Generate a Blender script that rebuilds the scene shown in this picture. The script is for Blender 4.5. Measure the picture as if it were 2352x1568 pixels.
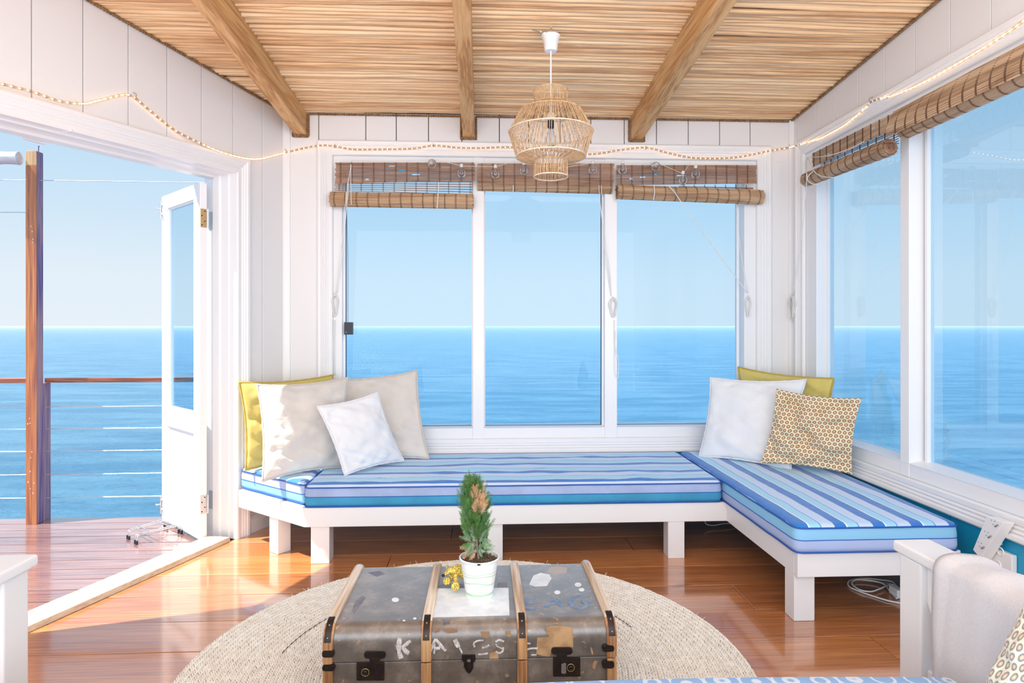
import bpy, bmesh, math, random
from mathutils import Vector, Matrix, noise
R = random.Random(7)
for o in list(bpy.data.objects): bpy.data.objects.remove(o)
SC = bpy.context.scene; COL = SC.collection
V = Vector
# ------------------------------------------------------------------ camera
YAW = math.atan(70/1450); CA, SA = math.cos(YAW), math.sin(YAW); FOC = 1450.0; EYE = 1.4
cam = bpy.data.cameras.new('camera'); cam.sensor_width = 36; cam.lens = FOC/2352*36
cam.shift_y = -36/2352.0; cam.clip_end = 60000; cam.clip_start = 0.05
co = bpy.data.objects.new('camera', cam); COL.objects.link(co)
co.location = (0, 0, EYE); co.rotation_euler = (math.radians(90), 0, -YAW); SC.camera = co
# ------------------------------------------------------------------ sky, sun, exposure
SC.view_settings.view_transform = 'Standard'; SC.view_settings.look = 'None'
SC.view_settings.exposure = 0.0; SC.view_settings.gamma = 1.0
SC.view_settings.use_curve_mapping = False
SC.cycles.max_bounces = 8; SC.cycles.volume_bounces = 2; SC.cycles.transparent_max_bounces = 16; SC.cycles.use_denoising = True
SC.cycles.sample_clamp_indirect = 6.0
w = bpy.data.worlds.new('sky'); SC.world = w; w.use_nodes = True
nt = w.node_tree; nt.nodes.clear()
wo = nt.nodes.new('ShaderNodeOutputWorld'); bg = nt.nodes.new('ShaderNodeBackground')
tc = nt.nodes.new('ShaderNodeTexCoord'); sx = nt.nodes.new('ShaderNodeSeparateXYZ'); rp = nt.nodes.new('ShaderNodeValToRGB')
nt.links.new(tc.outputs['Generated'], sx.inputs[0]); nt.links.new(sx.outputs['Z'], rp.inputs[0])
nt.links.new(rp.outputs[0], bg.inputs[0]); nt.links.new(bg.outputs[0], wo.inputs[0])
e = rp.color_ramp.elements
e[0].position = 0.0; e[0].color = (.80, .885, .955, 1)
e[1].position = 1.0; e[1].color = (.26, .52, .92, 1)
for p, c in ((.07, (.77, .87, .955, 1)), (.16, (.63, .80, .945, 1)), (.32, (.46, .70, .93, 1))):
    k = e.new(p); k.color = c
bg.inputs[1].default_value = 1.0
SUN_AZ = math.radians(14.7); SUN_EL = math.radians(59.3)
sd = V((math.cos(SUN_AZ)*math.cos(SUN_EL), math.sin(SUN_AZ)*math.cos(SUN_EL), -math.sin(SUN_EL)))
sl = bpy.data.lights.new('sun', 'SUN'); sl.energy = 9.0; sl.angle = math.radians(.6); sl.color = (1, .965, .90)
so = bpy.data.objects.new('sun', sl); COL.objects.link(so); so.rotation_euler = sd.to_track_quat('-Z', 'Y').to_euler()
def area(name, loc, tgt, sx_, sy_, en, col=(1, 1, 1)):
    l = bpy.data.lights.new(name, 'AREA'); l.shape = 'RECTANGLE'; l.size = sx_; l.size_y = sy_; l.energy = en; l.color = col
    o = bpy.data.objects.new(name, l); COL.objects.link(o); o.location = loc
    o.rotation_euler = (V(tgt)-V(loc)).to_track_quat('-Z', 'Y').to_euler(); return o
# two added fill lights, out of view, that brighten the interior
area('fill_rear', (0.35, -.3, 1.65), (0.3, 4.0, 2.3), 4.6, 2.5, 140, (1, .985, .97))
area('fill_overhead', (0.3, 1.7, 3.1), (0.3, 4.2, .6), 3.4, .4, 22, (1, .985, .97))
# ------------------------------------------------------------------ pixel -> point on a known plane
def ray(u, v):
    r = (u-1176)/FOC; return V((r*CA+SA, CA-r*SA, (748-v)/FOC))
def oY(u, v, y): d = ray(u, v); k = y/d.y; return V((d.x*k, y, EYE+d.z*k))
def oX(u, v, x): d = ray(u, v); k = x/d.x; return V((x, d.y*k, EYE+d.z*k))
def oZ(u, v, z): d = ray(u, v); k = (z-EYE)/d.z; return V((d.x*k, d.y*k, z))
YB, XR, YE = 4.68, 2.35, -.25
WA = math.radians(23); C0 = V((-1.425, YB, 0)); WD = V((math.sin(WA), math.cos(WA), 0)); WN = V((WD.y, -WD.x, 0))
def wl(s, off, z): return V((C0.x-WD.x*s+WN.x*off, C0.y-WD.y*s+WN.y*off, z))       # left wall: s from the corner, off into the room
def oW(u, v, off=0):
    d = ray(u, v); k = (C0.dot(WN)+off)/(d.x*WN.x+d.y*WN.y); return V((d.x*k, d.y*k, EYE+d.z*k))
def roof(y): return 2.95+.0787*(YB-y)
# ------------------------------------------------------------------ materials
def newmat(n):
    m = bpy.data.materials.new(n); m.use_nodes = True; t = m.node_tree
    return m, t, t.nodes['Principled BSDF']
def lk(t, a, b): t.links.new(a, b)
def mat(n, col, rough=.5, metal=0, noise_=None, bump=0, bscale=60, coat=0, trans=0, emit=None, var=.0, vscale=3, stretch=(1,1,1), sheen=0, spec=None, bdist=.01):
    m, t, b = newmat(n); b.inputs['Base Color'].default_value = (*col, 1); b.inputs['Roughness'].default_value = rough
    b.inputs['Metallic'].default_value = metal
    if spec is not None: b.inputs['Specular IOR Level'].default_value = spec
    if coat: b.inputs['Coat Weight'].default_value = coat; b.inputs['Coat Roughness'].default_value = .12
    if sheen: b.inputs['Sheen Weight'].default_value = sheen
    if emit: b.inputs['Emission Color'].default_value = (*emit[0], 1); b.inputs['Emission Strength'].default_value = emit[1]
    tc = t.nodes.new('ShaderNodeTexCoord'); mp = t.nodes.new('ShaderNodeMapping'); mp.inputs['Scale'].default_value = stretch
    lk(t, tc.outputs['Object'], mp.inputs[0])
    if noise_ or var:
        nz = t.nodes.new('ShaderNodeTexNoise'); nz.inputs['Scale'].default_value = vscale; nz.inputs['Detail'].default_value = 6
        nz.inputs['Roughness'].default_value = .6
        lk(t, mp.outputs[0], nz.inputs['Vector'])
        r = t.nodes.new('ShaderNodeValToRGB'); c2 = noise_ or tuple(c*(1-var) for c in col)
        r.color_ramp.elements[0].position = .38; r.color_ramp.elements[1].position = .62
        r.color_ramp.elements[0].color = (*c2, 1); r.color_ramp.elements[1].color = (*col, 1)
        lk(t, nz.outputs[0], r.inputs[0]); lk(t, r.outputs[0], b.inputs['Base Color'])
    if bump:
        n2 = t.nodes.new('ShaderNodeTexNoise'); n2.inputs['Scale'].default_value = bscale; n2.inputs['Detail'].default_value = 3
        lk(t, mp.outputs[0], n2.inputs['Vector']); bp = t.nodes.new('ShaderNodeBump'); bp.inputs['Strength'].default_value = bump
        bp.inputs['Distance'].default_value = bdist; lk(t, n2.outputs[0], bp.inputs['Height']); lk(t, bp.outputs[0], b.inputs['Normal'])
    return m
def wood(n, c1, c2, c3, axis=0, rough=.35, coat=0, scale=1.0, knots=True, grain=1.0, objvar=.25, ga=.16, fa=1.0, cior=0):
    m, t, b = newmat(n); N = t.nodes.new
    tc = N('ShaderNodeTexCoord'); oi = N('ShaderNodeObjectInfo'); add = N('ShaderNodeVectorMath'); add.operation = 'ADD'
    cmb = N('ShaderNodeCombineXYZ'); mul = N('ShaderNodeMath'); mul.operation = 'MULTIPLY'; mul.inputs[1].default_value = 37
    lk(t, oi.outputs['Random'], mul.inputs[0])
    for i in range(3): lk(t, mul.outputs[0], cmb.inputs[i])
    lk(t, tc.outputs['Object'], add.inputs[0]); lk(t, cmb.outputs[0], add.inputs[1])
    mp = N('ShaderNodeMapping'); s = [9*scale]*3; s[axis] = .9*scale; mp.inputs['Scale'].default_value = s
    lk(t, add.outputs[0], mp.inputs[0])
    nz = N('ShaderNodeTexNoise'); nz.inputs['Scale'].default_value = 1.0; nz.inputs['Detail'].default_value = 3; lk(t, mp.outputs[0], nz.inputs['Vector'])
    nz.inputs['Distortion'].default_value = .6
    wv = N('ShaderNodeMath'); wv.operation = 'MULTIPLY'; wv.inputs[1].default_value = 22*grain; lk(t, nz.outputs[0], wv.inputs[0])
    sn = N('ShaderNodeMath'); sn.operation = 'SINE'; lk(t, wv.outputs[0], sn.inputs[0])
    mp2 = N('ShaderNodeMapping'); s = [90*scale]*3; s[axis] = 3*scale; mp2.inputs['Scale'].default_value = s; lk(t, add.outputs[0], mp2.inputs[0])
    n2 = N('ShaderNodeTexNoise'); n2.inputs['Scale'].default_value = 1.0; n2.inputs['Detail'].default_value = 2; lk(t, mp2.outputs[0], n2.inputs['Vector'])
    a1 = N('ShaderNodeMath'); a1.operation = 'MULTIPLY_ADD'; a1.inputs[1].default_value = ga; lk(t, sn.outputs[0], a1.inputs[0]); f2 = N('ShaderNodeMath'); f2.operation = 'MULTIPLY_ADD'; f2.inputs[1].default_value = fa; f2.inputs[2].default_value = .5-.5*fa; lk(t, n2.outputs[0], f2.inputs[0]); lk(t, f2.outputs[0], a1.inputs[2])
    a2 = N('ShaderNodeMath'); a2.operation = 'MULTIPLY_ADD'; a2.inputs[1].default_value = objvar; a2.inputs[2].default_value = -objvar/2
    lk(t, oi.outputs['Random'], a2.inputs[0]); a3 = N('ShaderNodeMath'); a3.operation = 'ADD'; lk(t, a1.outputs[0], a3.inputs[0]); lk(t, a2.outputs[0], a3.inputs[1])
    r = N('ShaderNodeValToRGB'); el = r.color_ramp.elements; el[0].position = .25; el[0].color = (*c3, 1); el[1].position = .75; el[1].color = (*c1, 1)
    k = el.new(.5); k.color = (*c2, 1); lk(t, a3.outputs[0], r.inputs[0]); out = r.outputs[0]
    if knots:
        mp3 = N('ShaderNodeMapping'); s = [3.2*scale]*3; s[axis] = 1.6*scale; mp3.inputs['Scale'].default_value = s; lk(t, add.outputs[0], mp3.inputs[0])
        vo = N('ShaderNodeTexVoronoi'); vo.inputs['Scale'].default_value = 1; lk(t, mp3.outputs[0], vo.inputs['Vector'])
        kr = N('ShaderNodeValToRGB'); kr.color_ramp.elements[0].position = .035; kr.color_ramp.elements[1].position = .12
        kr.color_ramp.elements[0].color = (.22, .16, .12, 1); kr.color_ramp.elements[1].color = (1, 1, 1, 1); lk(t, vo.outputs['Distance'], kr.inputs[0])
        mx = N('ShaderNodeMix'); mx.data_type = 'RGBA'; mx.blend_type = 'MULTIPLY'; mx.inputs[0].default_value = 1
        lk(t, out, mx.inputs[6]); lk(t, kr.outputs[0], mx.inputs[7]); out = mx.outputs[2]
    lk(t, out, b.inputs['Base Color']); b.inputs['Roughness'].default_value = rough
    if coat: b.inputs['Coat Weight'].default_value = coat; b.inputs['Coat Roughness'].default_value = .09; b.inputs['Coat IOR'].default_value = 1.5+cior
    bp = N('ShaderNodeBump'); bp.inputs['Strength'].default_value = .12; bp.inputs['Distance'].default_value = .004
    lk(t, n2.outputs[0], bp.inputs['Height']); lk(t, bp.outputs[0], b.inputs['Normal'])
    return m
WHITE = mat('white_paint', (.84, .83, .835), .38, bump=.06, bscale=35)
WHITE2 = mat('white_gloss_paint', (.88, .875, .885), .28, bump=.04, bscale=25)
GROOVE = mat('groove_brown', (.10, .055, .035), .9)
BLUEW = mat('blue_wall_paint', (.01, .35, .60), .35, bump=.05, bscale=35)
FLOOR = wood('varnished_pine', (.80, .35, .115), (.64, .24, .07), (.36, .115, .035), 0, .3, 1.0, objvar=.26, ga=.07, fa=.6, grain=.45, cior=.55)
DECKM = wood('oiled_decking', (.40, .24, .21), (.31, .165, .145), (.18, .09, .085), 0, .25, 1.0, knots=False, objvar=.2, ga=.06, fa=.8, cior=.5)
BEAM = wood('pine_beam', (.74, .47, .22), (.66, .37, .15), (.46, .22, .075), 1, .55, 0, objvar=.05)
SILL = wood('bare_pine', (.78, .66, .50), (.72, .58, .42), (.52, .38, .25), 1, .5, objvar=0, ga=.06, fa=.6)
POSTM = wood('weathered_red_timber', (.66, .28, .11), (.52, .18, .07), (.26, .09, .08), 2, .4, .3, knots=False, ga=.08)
POSTB = wood('purple_timber', (.34, .20, .24), (.20, .12, .22), (.06, .04, .20), 2, .5, .2, knots=False, grain=.6)
POSTT = wood('bare_post_end', (.78, .52, .30), (.66, .40, .2), (.4, .2, .1), 2, .7)
REED = wood('cane_reed', (.92, .70, .45), (.86, .59, .34), (.62, .35, .17), 0, .45, 0, knots=False, objvar=.4, ga=.05, fa=.8)
ROPE = mat('jute_rope', (.36, .20, .09), .9, noise_=(.20, .10, .04), vscale=40)
SLAT = wood('bamboo_slat', (.40, .235, .15), (.31, .17, .105), (.19, .10, .06), 0, .5, knots=False, objvar=.1)
ROLLM = wood('bamboo_roll', (.66, .44, .27), (.54, .34, .19), (.36, .20, .11), 0, .5, knots=False, objvar=.1)
ROLLY = wood('bamboo_slat_side', (.62, .44, .29), (.50, .33, .20), (.30, .18, .10), 1, .5, knots=False, objvar=.05)
STITCH = mat('dark_binding', (.13, .065, .04), .8)
CORD = mat('white_cord', (.82, .81, .79), .7)
JUTE = mat('natural_jute', (.72, .50, .30), .85, noise_=(.52, .31, .15), vscale=60)
JUTEW = mat('pale_wrapped_wire', (.88, .78, .64), .8, noise_=(.72, .56, .38), vscale=80)
SISAL = mat('pale_sisal', (.96, .92, .84), .7, noise_=(.86, .79, .68), vscale=25)
SISALD = mat('dark_sisal', (.22, .16, .10), .9)
PLASTIC = mat('white_plastic', (.86, .86, .86), .3)
DARKM = mat('dark_iron', (.045, .03, .025), .45, metal=.6, var=.4, vscale=25)
BRASS = mat('worn_brass', (.62, .42, .18), .4, metal=.8)
STEEL = mat('steel', (.72, .72, .72), .25, metal=.9)
BLACKP = mat('black_plastic', (.012, .014, .03), .35)
LINEN = mat('beige_linen', (.72, .675, .63), .9, bump=.3, bscale=330, sheen=.3, var=.06, vscale=8)
LINENP = mat('beige_piping', (.62, .56, .51), .9, bump=.3, bscale=200)
WLINEN = mat('white_linen', (.84, .85, .875), .9, bump=.25, bscale=330, sheen=.3, var=.03, vscale=8)
WLINENP = mat('white_piping', (.76, .76, .80), .9)
YELL = mat('mustard_linen', (.70, .58, .17), .9, bump=.3, bscale=330, sheen=.3, var=.1, vscale=10)
YELLP = mat('mustard_piping', (.52, .38, .08), .9)
THROWM = mat('waffle_cotton', (.70, .67, .68), .95, bump=.6, bscale=330, sheen=.2, bdist=.002, var=.08, vscale=200)
def glassmat(n, tint, refl=.10, rough=0.0):
    m, t, b = newmat(n); t.nodes.remove(b); out = t.nodes['Material Output']
    tr = t.nodes.new('ShaderNodeBsdfTransparent'); tr.inputs[0].default_value = (*tint, 1)
    gl = t.nodes.new('ShaderNodeBsdfGlossy'); gl.inputs['Roughness'].default_value = rough
    fr = t.nodes.new('ShaderNodeFresnel'); fr.inputs[0].default_value = 1.45
    mx = t.nodes.new('ShaderNodeMixShader'); sc = t.nodes.new('ShaderNodeMath'); sc.operation = 'MULTIPLY'; sc.inputs[1].default_value = refl*10
    lk(t, fr.outputs[0], sc.inputs[0]); lk(t, sc.outputs[0], mx.inputs[0]); lk(t, tr.outputs[0], mx.inputs[1]); lk(t, gl.outputs[0], mx.inputs[2]); lk(t, mx.outputs[0], out.inputs[0])
    return m
GLASS = glassmat('window_glass', (.86, .95, 1.0), .02)
BULBG = glassmat('bulb_glass', (.96, .97, .98), .07)
TUBEG = glassmat('clear_rope_tube', (.90, .80, .70), .1, .2)
LED = mat('warm_led', (1, .8, .5), .5, emit=((1, .62, .34), 6.5))
# stripes
def stripes(n, axis, period, phase, dk=.31):
    m, t, b = newmat(n); N = t.nodes.new; tc = N('ShaderNodeTexCoord'); nz = N('ShaderNodeTexNoise'); nz.inputs['Scale'].default_value = 5
    lk(t, tc.outputs['Object'], nz.inputs['Vector'])
    sp = N('ShaderNodeSeparateXYZ'); lk(t, tc.outputs['Object'], sp.inputs[0])
    wob = N('ShaderNodeMath'); wob.operation = 'MULTIPLY_ADD'; wob.inputs[1].default_value = .012; lk(t, nz.outputs[0], wob.inputs[0]); lk(t, sp.outputs[axis], wob.inputs[2])
    d = N('ShaderNodeMath'); d.operation = 'MULTIPLY_ADD'; d.inputs[1].default_value = 1/period; d.inputs[2].default_value = phase+50; lk(t, wob.outputs[0], d.inputs[0])
    f = N('ShaderNodeMath'); f.operation = 'FRACT'; lk(t, d.outputs[0], f.inputs[0])
    r = N('ShaderNodeValToRGB'); r.color_ramp.interpolation = 'CONSTANT'; el = r.color_ramp.elements
    DK, WH, LC, LN, LV = (.02, .19, .60), (.88, .94, .96), (.36, .70, .92), (.04, .30, .72), (.58, .71, .93)
    el[0].position = 0; el[0].color = (*DK, 1); el[1].position = dk; el[1].color = (*WH, 1)
    for p, c in ((dk+.035, LC), (.62, LN), (.645, LV), (.96, (.62, .70, .85))): k = el.new(p); k.color = (*c, 1)
    lk(t, f.outputs[0], r.inputs[0])
    lk(t, r.outputs[0], b.inputs['Base Color']); b.inputs['Roughness'].default_value = .8; b.inputs['Sheen Weight'].default_value = .3
    n2 = N('ShaderNodeTexNoise'); n2.inputs['Scale'].default_value = 14; lk(t, tc.outputs['Object'], n2.inputs['Vector'])
    bp = N('ShaderNodeBump'); bp.inputs['Strength'].default_value = .25; bp.inputs['Distance'].default_value = .02; lk(t, n2.outputs[0], bp.inputs['Height']); lk(t, bp.outputs[0], b.inputs['Normal'])
    return m
BAND1 = mat('aqua_band', (.05, .34, .60), .8, var=.15, vscale=6)
BAND2 = mat('lavender_band', (.38, .48, .74), .8, var=.15, vscale=6)
PIPE = mat('navy_piping', (.02, .10, .42), .8)
def dots(n, cream, ring, core, per):
    m, t, b = newmat(n); N = t.nodes.new; uv = N('ShaderNodeUVMap'); uv.uv_map = 'UVMap'
    def M(op, a, bb=None, c=None):
        x = N('ShaderNodeMath'); x.operation = op
        for i, q in enumerate((a, bb, c)):
            if q is None: continue
            if isinstance(q, (int, float)): x.inputs[i].default_value = q
            else: lk(t, q, x.inputs[i])
        return x.outputs[0]
    sp = N('ShaderNodeSeparateXYZ'); lk(t, uv.outputs[0], sp.inputs[0]); X, Y = sp.outputs[0], sp.outputs[1]
    def d(ox, oy):
        a = M('SUBTRACT', M('FRACT', M('ADD', M('MULTIPLY', X, 1/per), ox)), .5)
        c = M('MULTIPLY', M('SUBTRACT', M('FRACT', M('ADD', M('MULTIPLY', Y, 1/(per*1.732)), oy)), .5), 1.732)
        return M('SQRT', M('ADD', M('MULTIPLY', a, a), M('MULTIPLY', c, c)))
    dist = M('MINIMUM', d(0, 0), d(.5, .5))
    r = N('ShaderNodeValToRGB'); r.color_ramp.interpolation = 'CONSTANT'; el = r.color_ramp.elements
    el[0].position = 0; el[0].color = (.93, .72, .45, 1); el[1].position = .06; el[1].color = (*core, 1)
    for p, c in ((.20, ring), (.37, cream)): k = el.new(p); k.color = (*c, 1)
    lk(t, dist, r.inputs[0]); lk(t, r.outputs[0], b.inputs['Base Color']); b.inputs['Roughness'].default_value = .85; b.inputs['Sheen Weight'].default_value = .2
    return m
DOTS = dots('ringed_dot_cotton', (.82, .73, .52), (.27, .17, .09), (.72, .42, .25), .0275)
DOTS2 = dots('ringed_dot_cotton_pale', (.80, .74, .56), (.30, .27, .24), (.76, .50, .34), .036)
# ------------------------------------------------------------------ mesh builder
class MB:
    def __init__(s): s.v = []; s.f = []
    def add(s, vs, fs):
        n = len(s.v); s.v += [tuple(x) for x in vs]; s.f += [tuple(i+n for i in f) for f in fs]; return s
    def box(s, x0, x1, y0, y1, z0, z1):
        return s.add([(x0,y0,z0),(x1,y0,z0),(x1,y1,z0),(x0,y1,z0),(x0,y0,z1),(x1,y0,z1),(x1,y1,z1),(x0,y1,z1)],
                     [(0,3,2,1),(4,5,6,7),(0,1,5,4),(1,2,6,5),(2,3,7,6),(3,0,4,7)])
    def hexa(s, lo, hi):                                             # two quads lo[4], hi[4]
        return s.add(list(lo)+list(hi), [(0,3,2,1),(4,5,6,7),(0,1,5,4),(1,2,6,5),(2,3,7,6),(3,0,4,7)])
    def prism(s, pts, d):                                            # planar polygon pushed along d
        n = len(pts); d = V(d); return s.add([V(p) for p in pts]+[V(p)+d for p in pts], [tuple(range(n-1,-1,-1)), tuple(range(n,2*n))]+[(i,(i+1)%n,(i+1)%n+n,i+n) for i in range(n)])
    def tube(s, pts, r, seg=6, closed=False, flat=None, cap=True):
        pts = [V(p) for p in pts]; n = len(pts); rings = []; up = None
        for i, p in enumerate(pts):
            a = pts[(i-1) % n] if closed or i else p; b = pts[(i+1) % n] if closed or i < n-1 else p
            t = (b-a); t = t.normalized() if t.length > 1e-9 else V((0,0,1))
            if up is None: up = t.orthogonal().normalized()
            up = (up-t*up.dot(t)); up = up.normalized() if up.length > 1e-6 else t.orthogonal().normalized()
            q = t.cross(up); rr = r[i] if isinstance(r, (list, tuple)) else r
            rings.append([p+up*math.cos(2*math.pi*k/seg)*rr+q*math.sin(2*math.pi*k/seg)*rr for k in range(seg)])
        vs = [x for rg in rings for x in rg]; fs = []
        for i in range(n if closed else n-1):
            j = (i+1) % n
            for k in range(seg): l = (k+1) % seg; fs.append((i*seg+k, i*seg+l, j*seg+l, j*seg+k))
        if not closed and cap: fs.append(tuple(range(seg-1,-1,-1))); fs.append(tuple((n-1)*seg+k for k in range(seg)))
        return s.add(vs, fs)
    def lathe(s, prof, c, seg=24, axis='Z', cap=True):
        c = V(c); vs = []; n = len(prof)
        for r, h in prof:
            for k in range(seg):
                a = 2*math.pi*k/seg; x, y = r*math.cos(a), r*math.sin(a)
                vs.append(c+(V((x,y,h)) if axis == 'Z' else V((h,x,y)) if axis == 'X' else V((y,h,x))))
        fs = [(i*seg+k, i*seg+(k+1) % seg, (i+1)*seg+(k+1) % seg, (i+1)*seg+k) for i in range(n-1) for k in range(seg)]
        if cap: fs.append(tuple(range(seg-1,-1,-1))); fs.append(tuple((n-1)*seg+k for k in range(seg)))
        return s.add(vs, fs)
    def ball(s, c, r, seg=8, rings=6, M=None):
        c = V(c); r = V(r) if hasattr(r, '__len__') else V((r,r,r)); M = M or Matrix.Identity(3); vs = []
        for i in range(rings+1):
            a = math.pi*i/rings
            for k in range(seg): b = 2*math.pi*k/seg; vs.append(c+M @ V((r.x*math.sin(a)*math.cos(b), r.y*math.sin(a)*math.sin(b), r.z*math.cos(a))))
        return s.add(vs, [(i*seg+k, (i+1)*seg+k, (i+1)*seg+(k+1) % seg, i*seg+(k+1) % seg) for i in range(rings) for k in range(seg)])
    def build(s, name, m, parent=None, bevel=0, smooth=False, seg=2, uv=None, sub=0, weld=False):
        me = bpy.data.meshes.new(name); off = wloc(parent)
        me.from_pydata([V(x)-off for x in s.v], [], s.f)
        bm = bmesh.new(); bm.from_mesh(me)
        if weld or smooth: bmesh.ops.remove_doubles(bm, verts=bm.verts, dist=1e-5)
        bmesh.ops.recalc_face_normals(bm, faces=bm.faces)
        if bevel: bmesh.ops.bevel(bm, geom=list(bm.edges), offset=bevel, segments=seg, affect='EDGES', profile=.6, clamp_overlap=True)
        if smooth:
            for f in bm.faces: f.smooth = True
            if smooth != 'all':
                for e_ in bm.edges:
                    if len(e_.link_faces) == 2 and e_.calc_face_angle() > math.radians(40): e_.smooth = False
        bm.to_mesh(me); bm.free(); me.materials.append(m)
        o = bpy.data.objects.new(name, me); COL.objects.link(o)
        if parent: o.parent = parent
        return o
def wloc(p):
    l = V((0,0,0))
    while p is not None: l += p.location; p = p.parent
    return l
def tag(o, label=None, cat=None, group=None, kind=None):
    if label: o['label'] = label
    if cat: o['category'] = cat
    if group: o['group'] = group
    if kind: o['kind'] = kind
    return o
def thing(name, label, cat, loc=(0,0,0), group=None, kind=None):
    o = bpy.data.objects.new(name, None); COL.objects.link(o); o.location = V(loc); o.empty_display_size = .1
    return tag(o, label, cat, group, kind)
def struct(name, loc=(0,0,0), label=None, cat='structure'):
    return thing(name, label or name.replace('_', ' '), cat, loc, kind='structure')
def smoothpath(pts, n=8):
    pts = [V(p) for p in pts]; out = []
    for i in range(len(pts)-1):
        p0 = pts[max(i-1,0)]; p1 = pts[i]; p2 = pts[i+1]; p3 = pts[min(i+2,len(pts)-1)]
        for k in range(n):
            t = k/n; out.append(.5*((2*p1)+(-p0+p2)*t+(2*p0-5*p1+4*p2-p3)*t*t+(-p0+3*p1-3*p2+p3)*t**3))
    out.append(pts[-1]); return out
# ------------------------------------------------------------------ sea
def seamat():
    m, t, b = newmat('sea_water'); N = t.nodes.new; tc = N('ShaderNodeTexCoord')
    b.inputs['Base Color'].default_value = (.02, .30, .62, 1); b.inputs['Roughness'].default_value = .22; b.inputs['IOR'].default_value = 1.33
    hs = []
    for sc_, st in ((.07, (1, 2.2, 1)), (.3, (1, 1.8, 1)), (.012, (1, 4, 1))):
        mp = N('ShaderNodeMapping'); mp.inputs['Scale'].default_value = st; lk(t, tc.outputs['Object'], mp.inputs[0])
        nz = N('ShaderNodeTexNoise'); nz.inputs['Scale'].default_value = sc_; nz.inputs['Detail'].default_value = 8; nz.inputs['Roughness'].default_value = .62; lk(t, mp.outputs[0], nz.inputs['Vector']); hs.append(nz)
    ad = N('ShaderNodeMath'); ad.operation = 'MULTIPLY_ADD'; ad.inputs[1].default_value = 2.5; lk(t, hs[0].outputs[0], ad.inputs[0]); lk(t, hs[1].outputs[0], ad.inputs[2])
    bp = N('ShaderNodeBump'); bp.inputs['Strength'].default_value = 1.0; bp.inputs['Distance'].default_value = 1.6; lk(t, ad.outputs[0], bp.inputs['Height']); lk(t, bp.outputs[0], b.inputs['Normal'])
    r = N('ShaderNodeValToRGB'); r.color_ramp.elements[0].position = .42; r.color_ramp.elements[1].position = .60
    r.color_ramp.elements[0].color = (.018, .165, .31, 1); r.color_ramp.elements[1].color = (.075, .25, .39, 1); lk(t, hs[2].outputs[0], r.inputs[0]); lk(t, r.outputs[0], b.inputs['Base Color'])
    return m
sea = MB(); ng = 1
sea.add([(-30000,-8000,-60),(30000,-8000,-60),(30000,30000,-60),(-30000,30000,-60)], [(0,1,2,3)])
tag(sea.build('sea', seamat()), 'calm blue open sea reaching the hazy horizon', 'sea', kind='structure')
hz = bpy.data.materials.new('sea_haze'); hz.use_nodes = True; ht = hz.node_tree; ht.nodes.clear()
ho = ht.nodes.new('ShaderNodeOutputMaterial'); hv = ht.nodes.new('ShaderNodeVolumeScatter'); hv.inputs['Density'].default_value = 1.0e-4
hv.inputs['Color'].default_value = (.42, .44, .50, 1); hv.inputs['Anisotropy'].default_value = 0; ht.links.new(hv.outputs[0], ho.inputs['Volume'])
m_ = MB(); m_.box(-29000, 29000, 60, 29000, -59.9, -3)
tag(m_.build('sea_haze', hz), 'thin pale haze lying over the distant sea', 'haze', kind='stuff')
# ------------------------------------------------------------------ floor planks
floor = struct('floor', (0, 0, 0), 'varnished orange pine plank floor', 'floor')
sub = MB(); sub.box(-2.6, 2.45, -2.2, 4.75, -.12, -.031); 
def wallx(y): return C0.x-(C0.y-y)*math.tan(WA)
yl = [4.72]; y_ = 4.72
for d in (3.63+.27, 3.63, 3.355, 3.06, 2.777, 2.506): yl.append(d)
yl[1:1] = [4.43, 4.16]
while yl[-1] > -1.9: yl.append(yl[-1]-.285)
PJ = {0: [.3], 1: [-.2, 1.3], 2: [.95], 3: [-.55, 1.9], 4: [.62], 5: [-.9, 1.35], 6: [.2], 7: [1.75, -.9], 8: [.1]}
for i in range(len(yl)-1):
    y1, y0 = yl[i], yl[i+1]; js = sorted(PJ.get(i, [-.6+((i*7) % 5)*.5, 1.5])); xs = [None]+js+[2.4]
    for j in range(len(xs)-1):
        g = .0018; a0 = (wallx(min(y0, 4.68))+.0 if xs[j] is None else xs[j]+g); a1 = (wallx(min(y1, 4.68)) if xs[j] is None else xs[j]+g); b0 = xs[j+1]-g
        m_ = MB(); cx, cy = (a0+b0)/2, (y0+y1)/2; dz = -R.random()*.0012
        m_.hexa([(a0,y0+g,-.03),(b0,y0+g,-.03),(b0,y1-g,-.03),(a1,y1-g,-.03)], [(a0,y0+g,dz),(b0,y0+g,dz),(b0,y1-g,dz),(a1,y1-g,dz)])
        m_.build('plank', FLOOR, floor, bevel=.0012, seg=1)
sub.build('subfloor', GROOVE, floor)
# ------------------------------------------------------------------ deck
deck = struct('deck_floor', (0, 0, 0), 'wet reddish brown timber deck outside the open door', 'deck')
dl = [4.80, 4.665]; 
while dl[-1] > 1.6: dl.append(dl[-1]-.147)
for i in range(len(dl)-1):
    y1, y0 = dl[i]-.004, dl[i+1]+.004; m_ = MB(); f = lambda y: wallx(y)-.045
    m_.hexa([(-5.2,y0,-.05),(f(y0),y0,-.05),(f(y1),y1,-.05),(-5.2,y1,-.05)], [(-5.2,y0,-.012),(f(y0),y0,-.012),(f(y1),y1,-.012),(-5.2,y1,-.012)])
    m_.build('plank', DECKM, deck, bevel=.003, seg=2)
m_ = MB()
for k in range(6): m_.box(-5.1+k*.55, -5.05+k*.55, 1.6, 4.78, -.2, -.051)
m_.build('joist', POSTB, deck)
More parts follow.
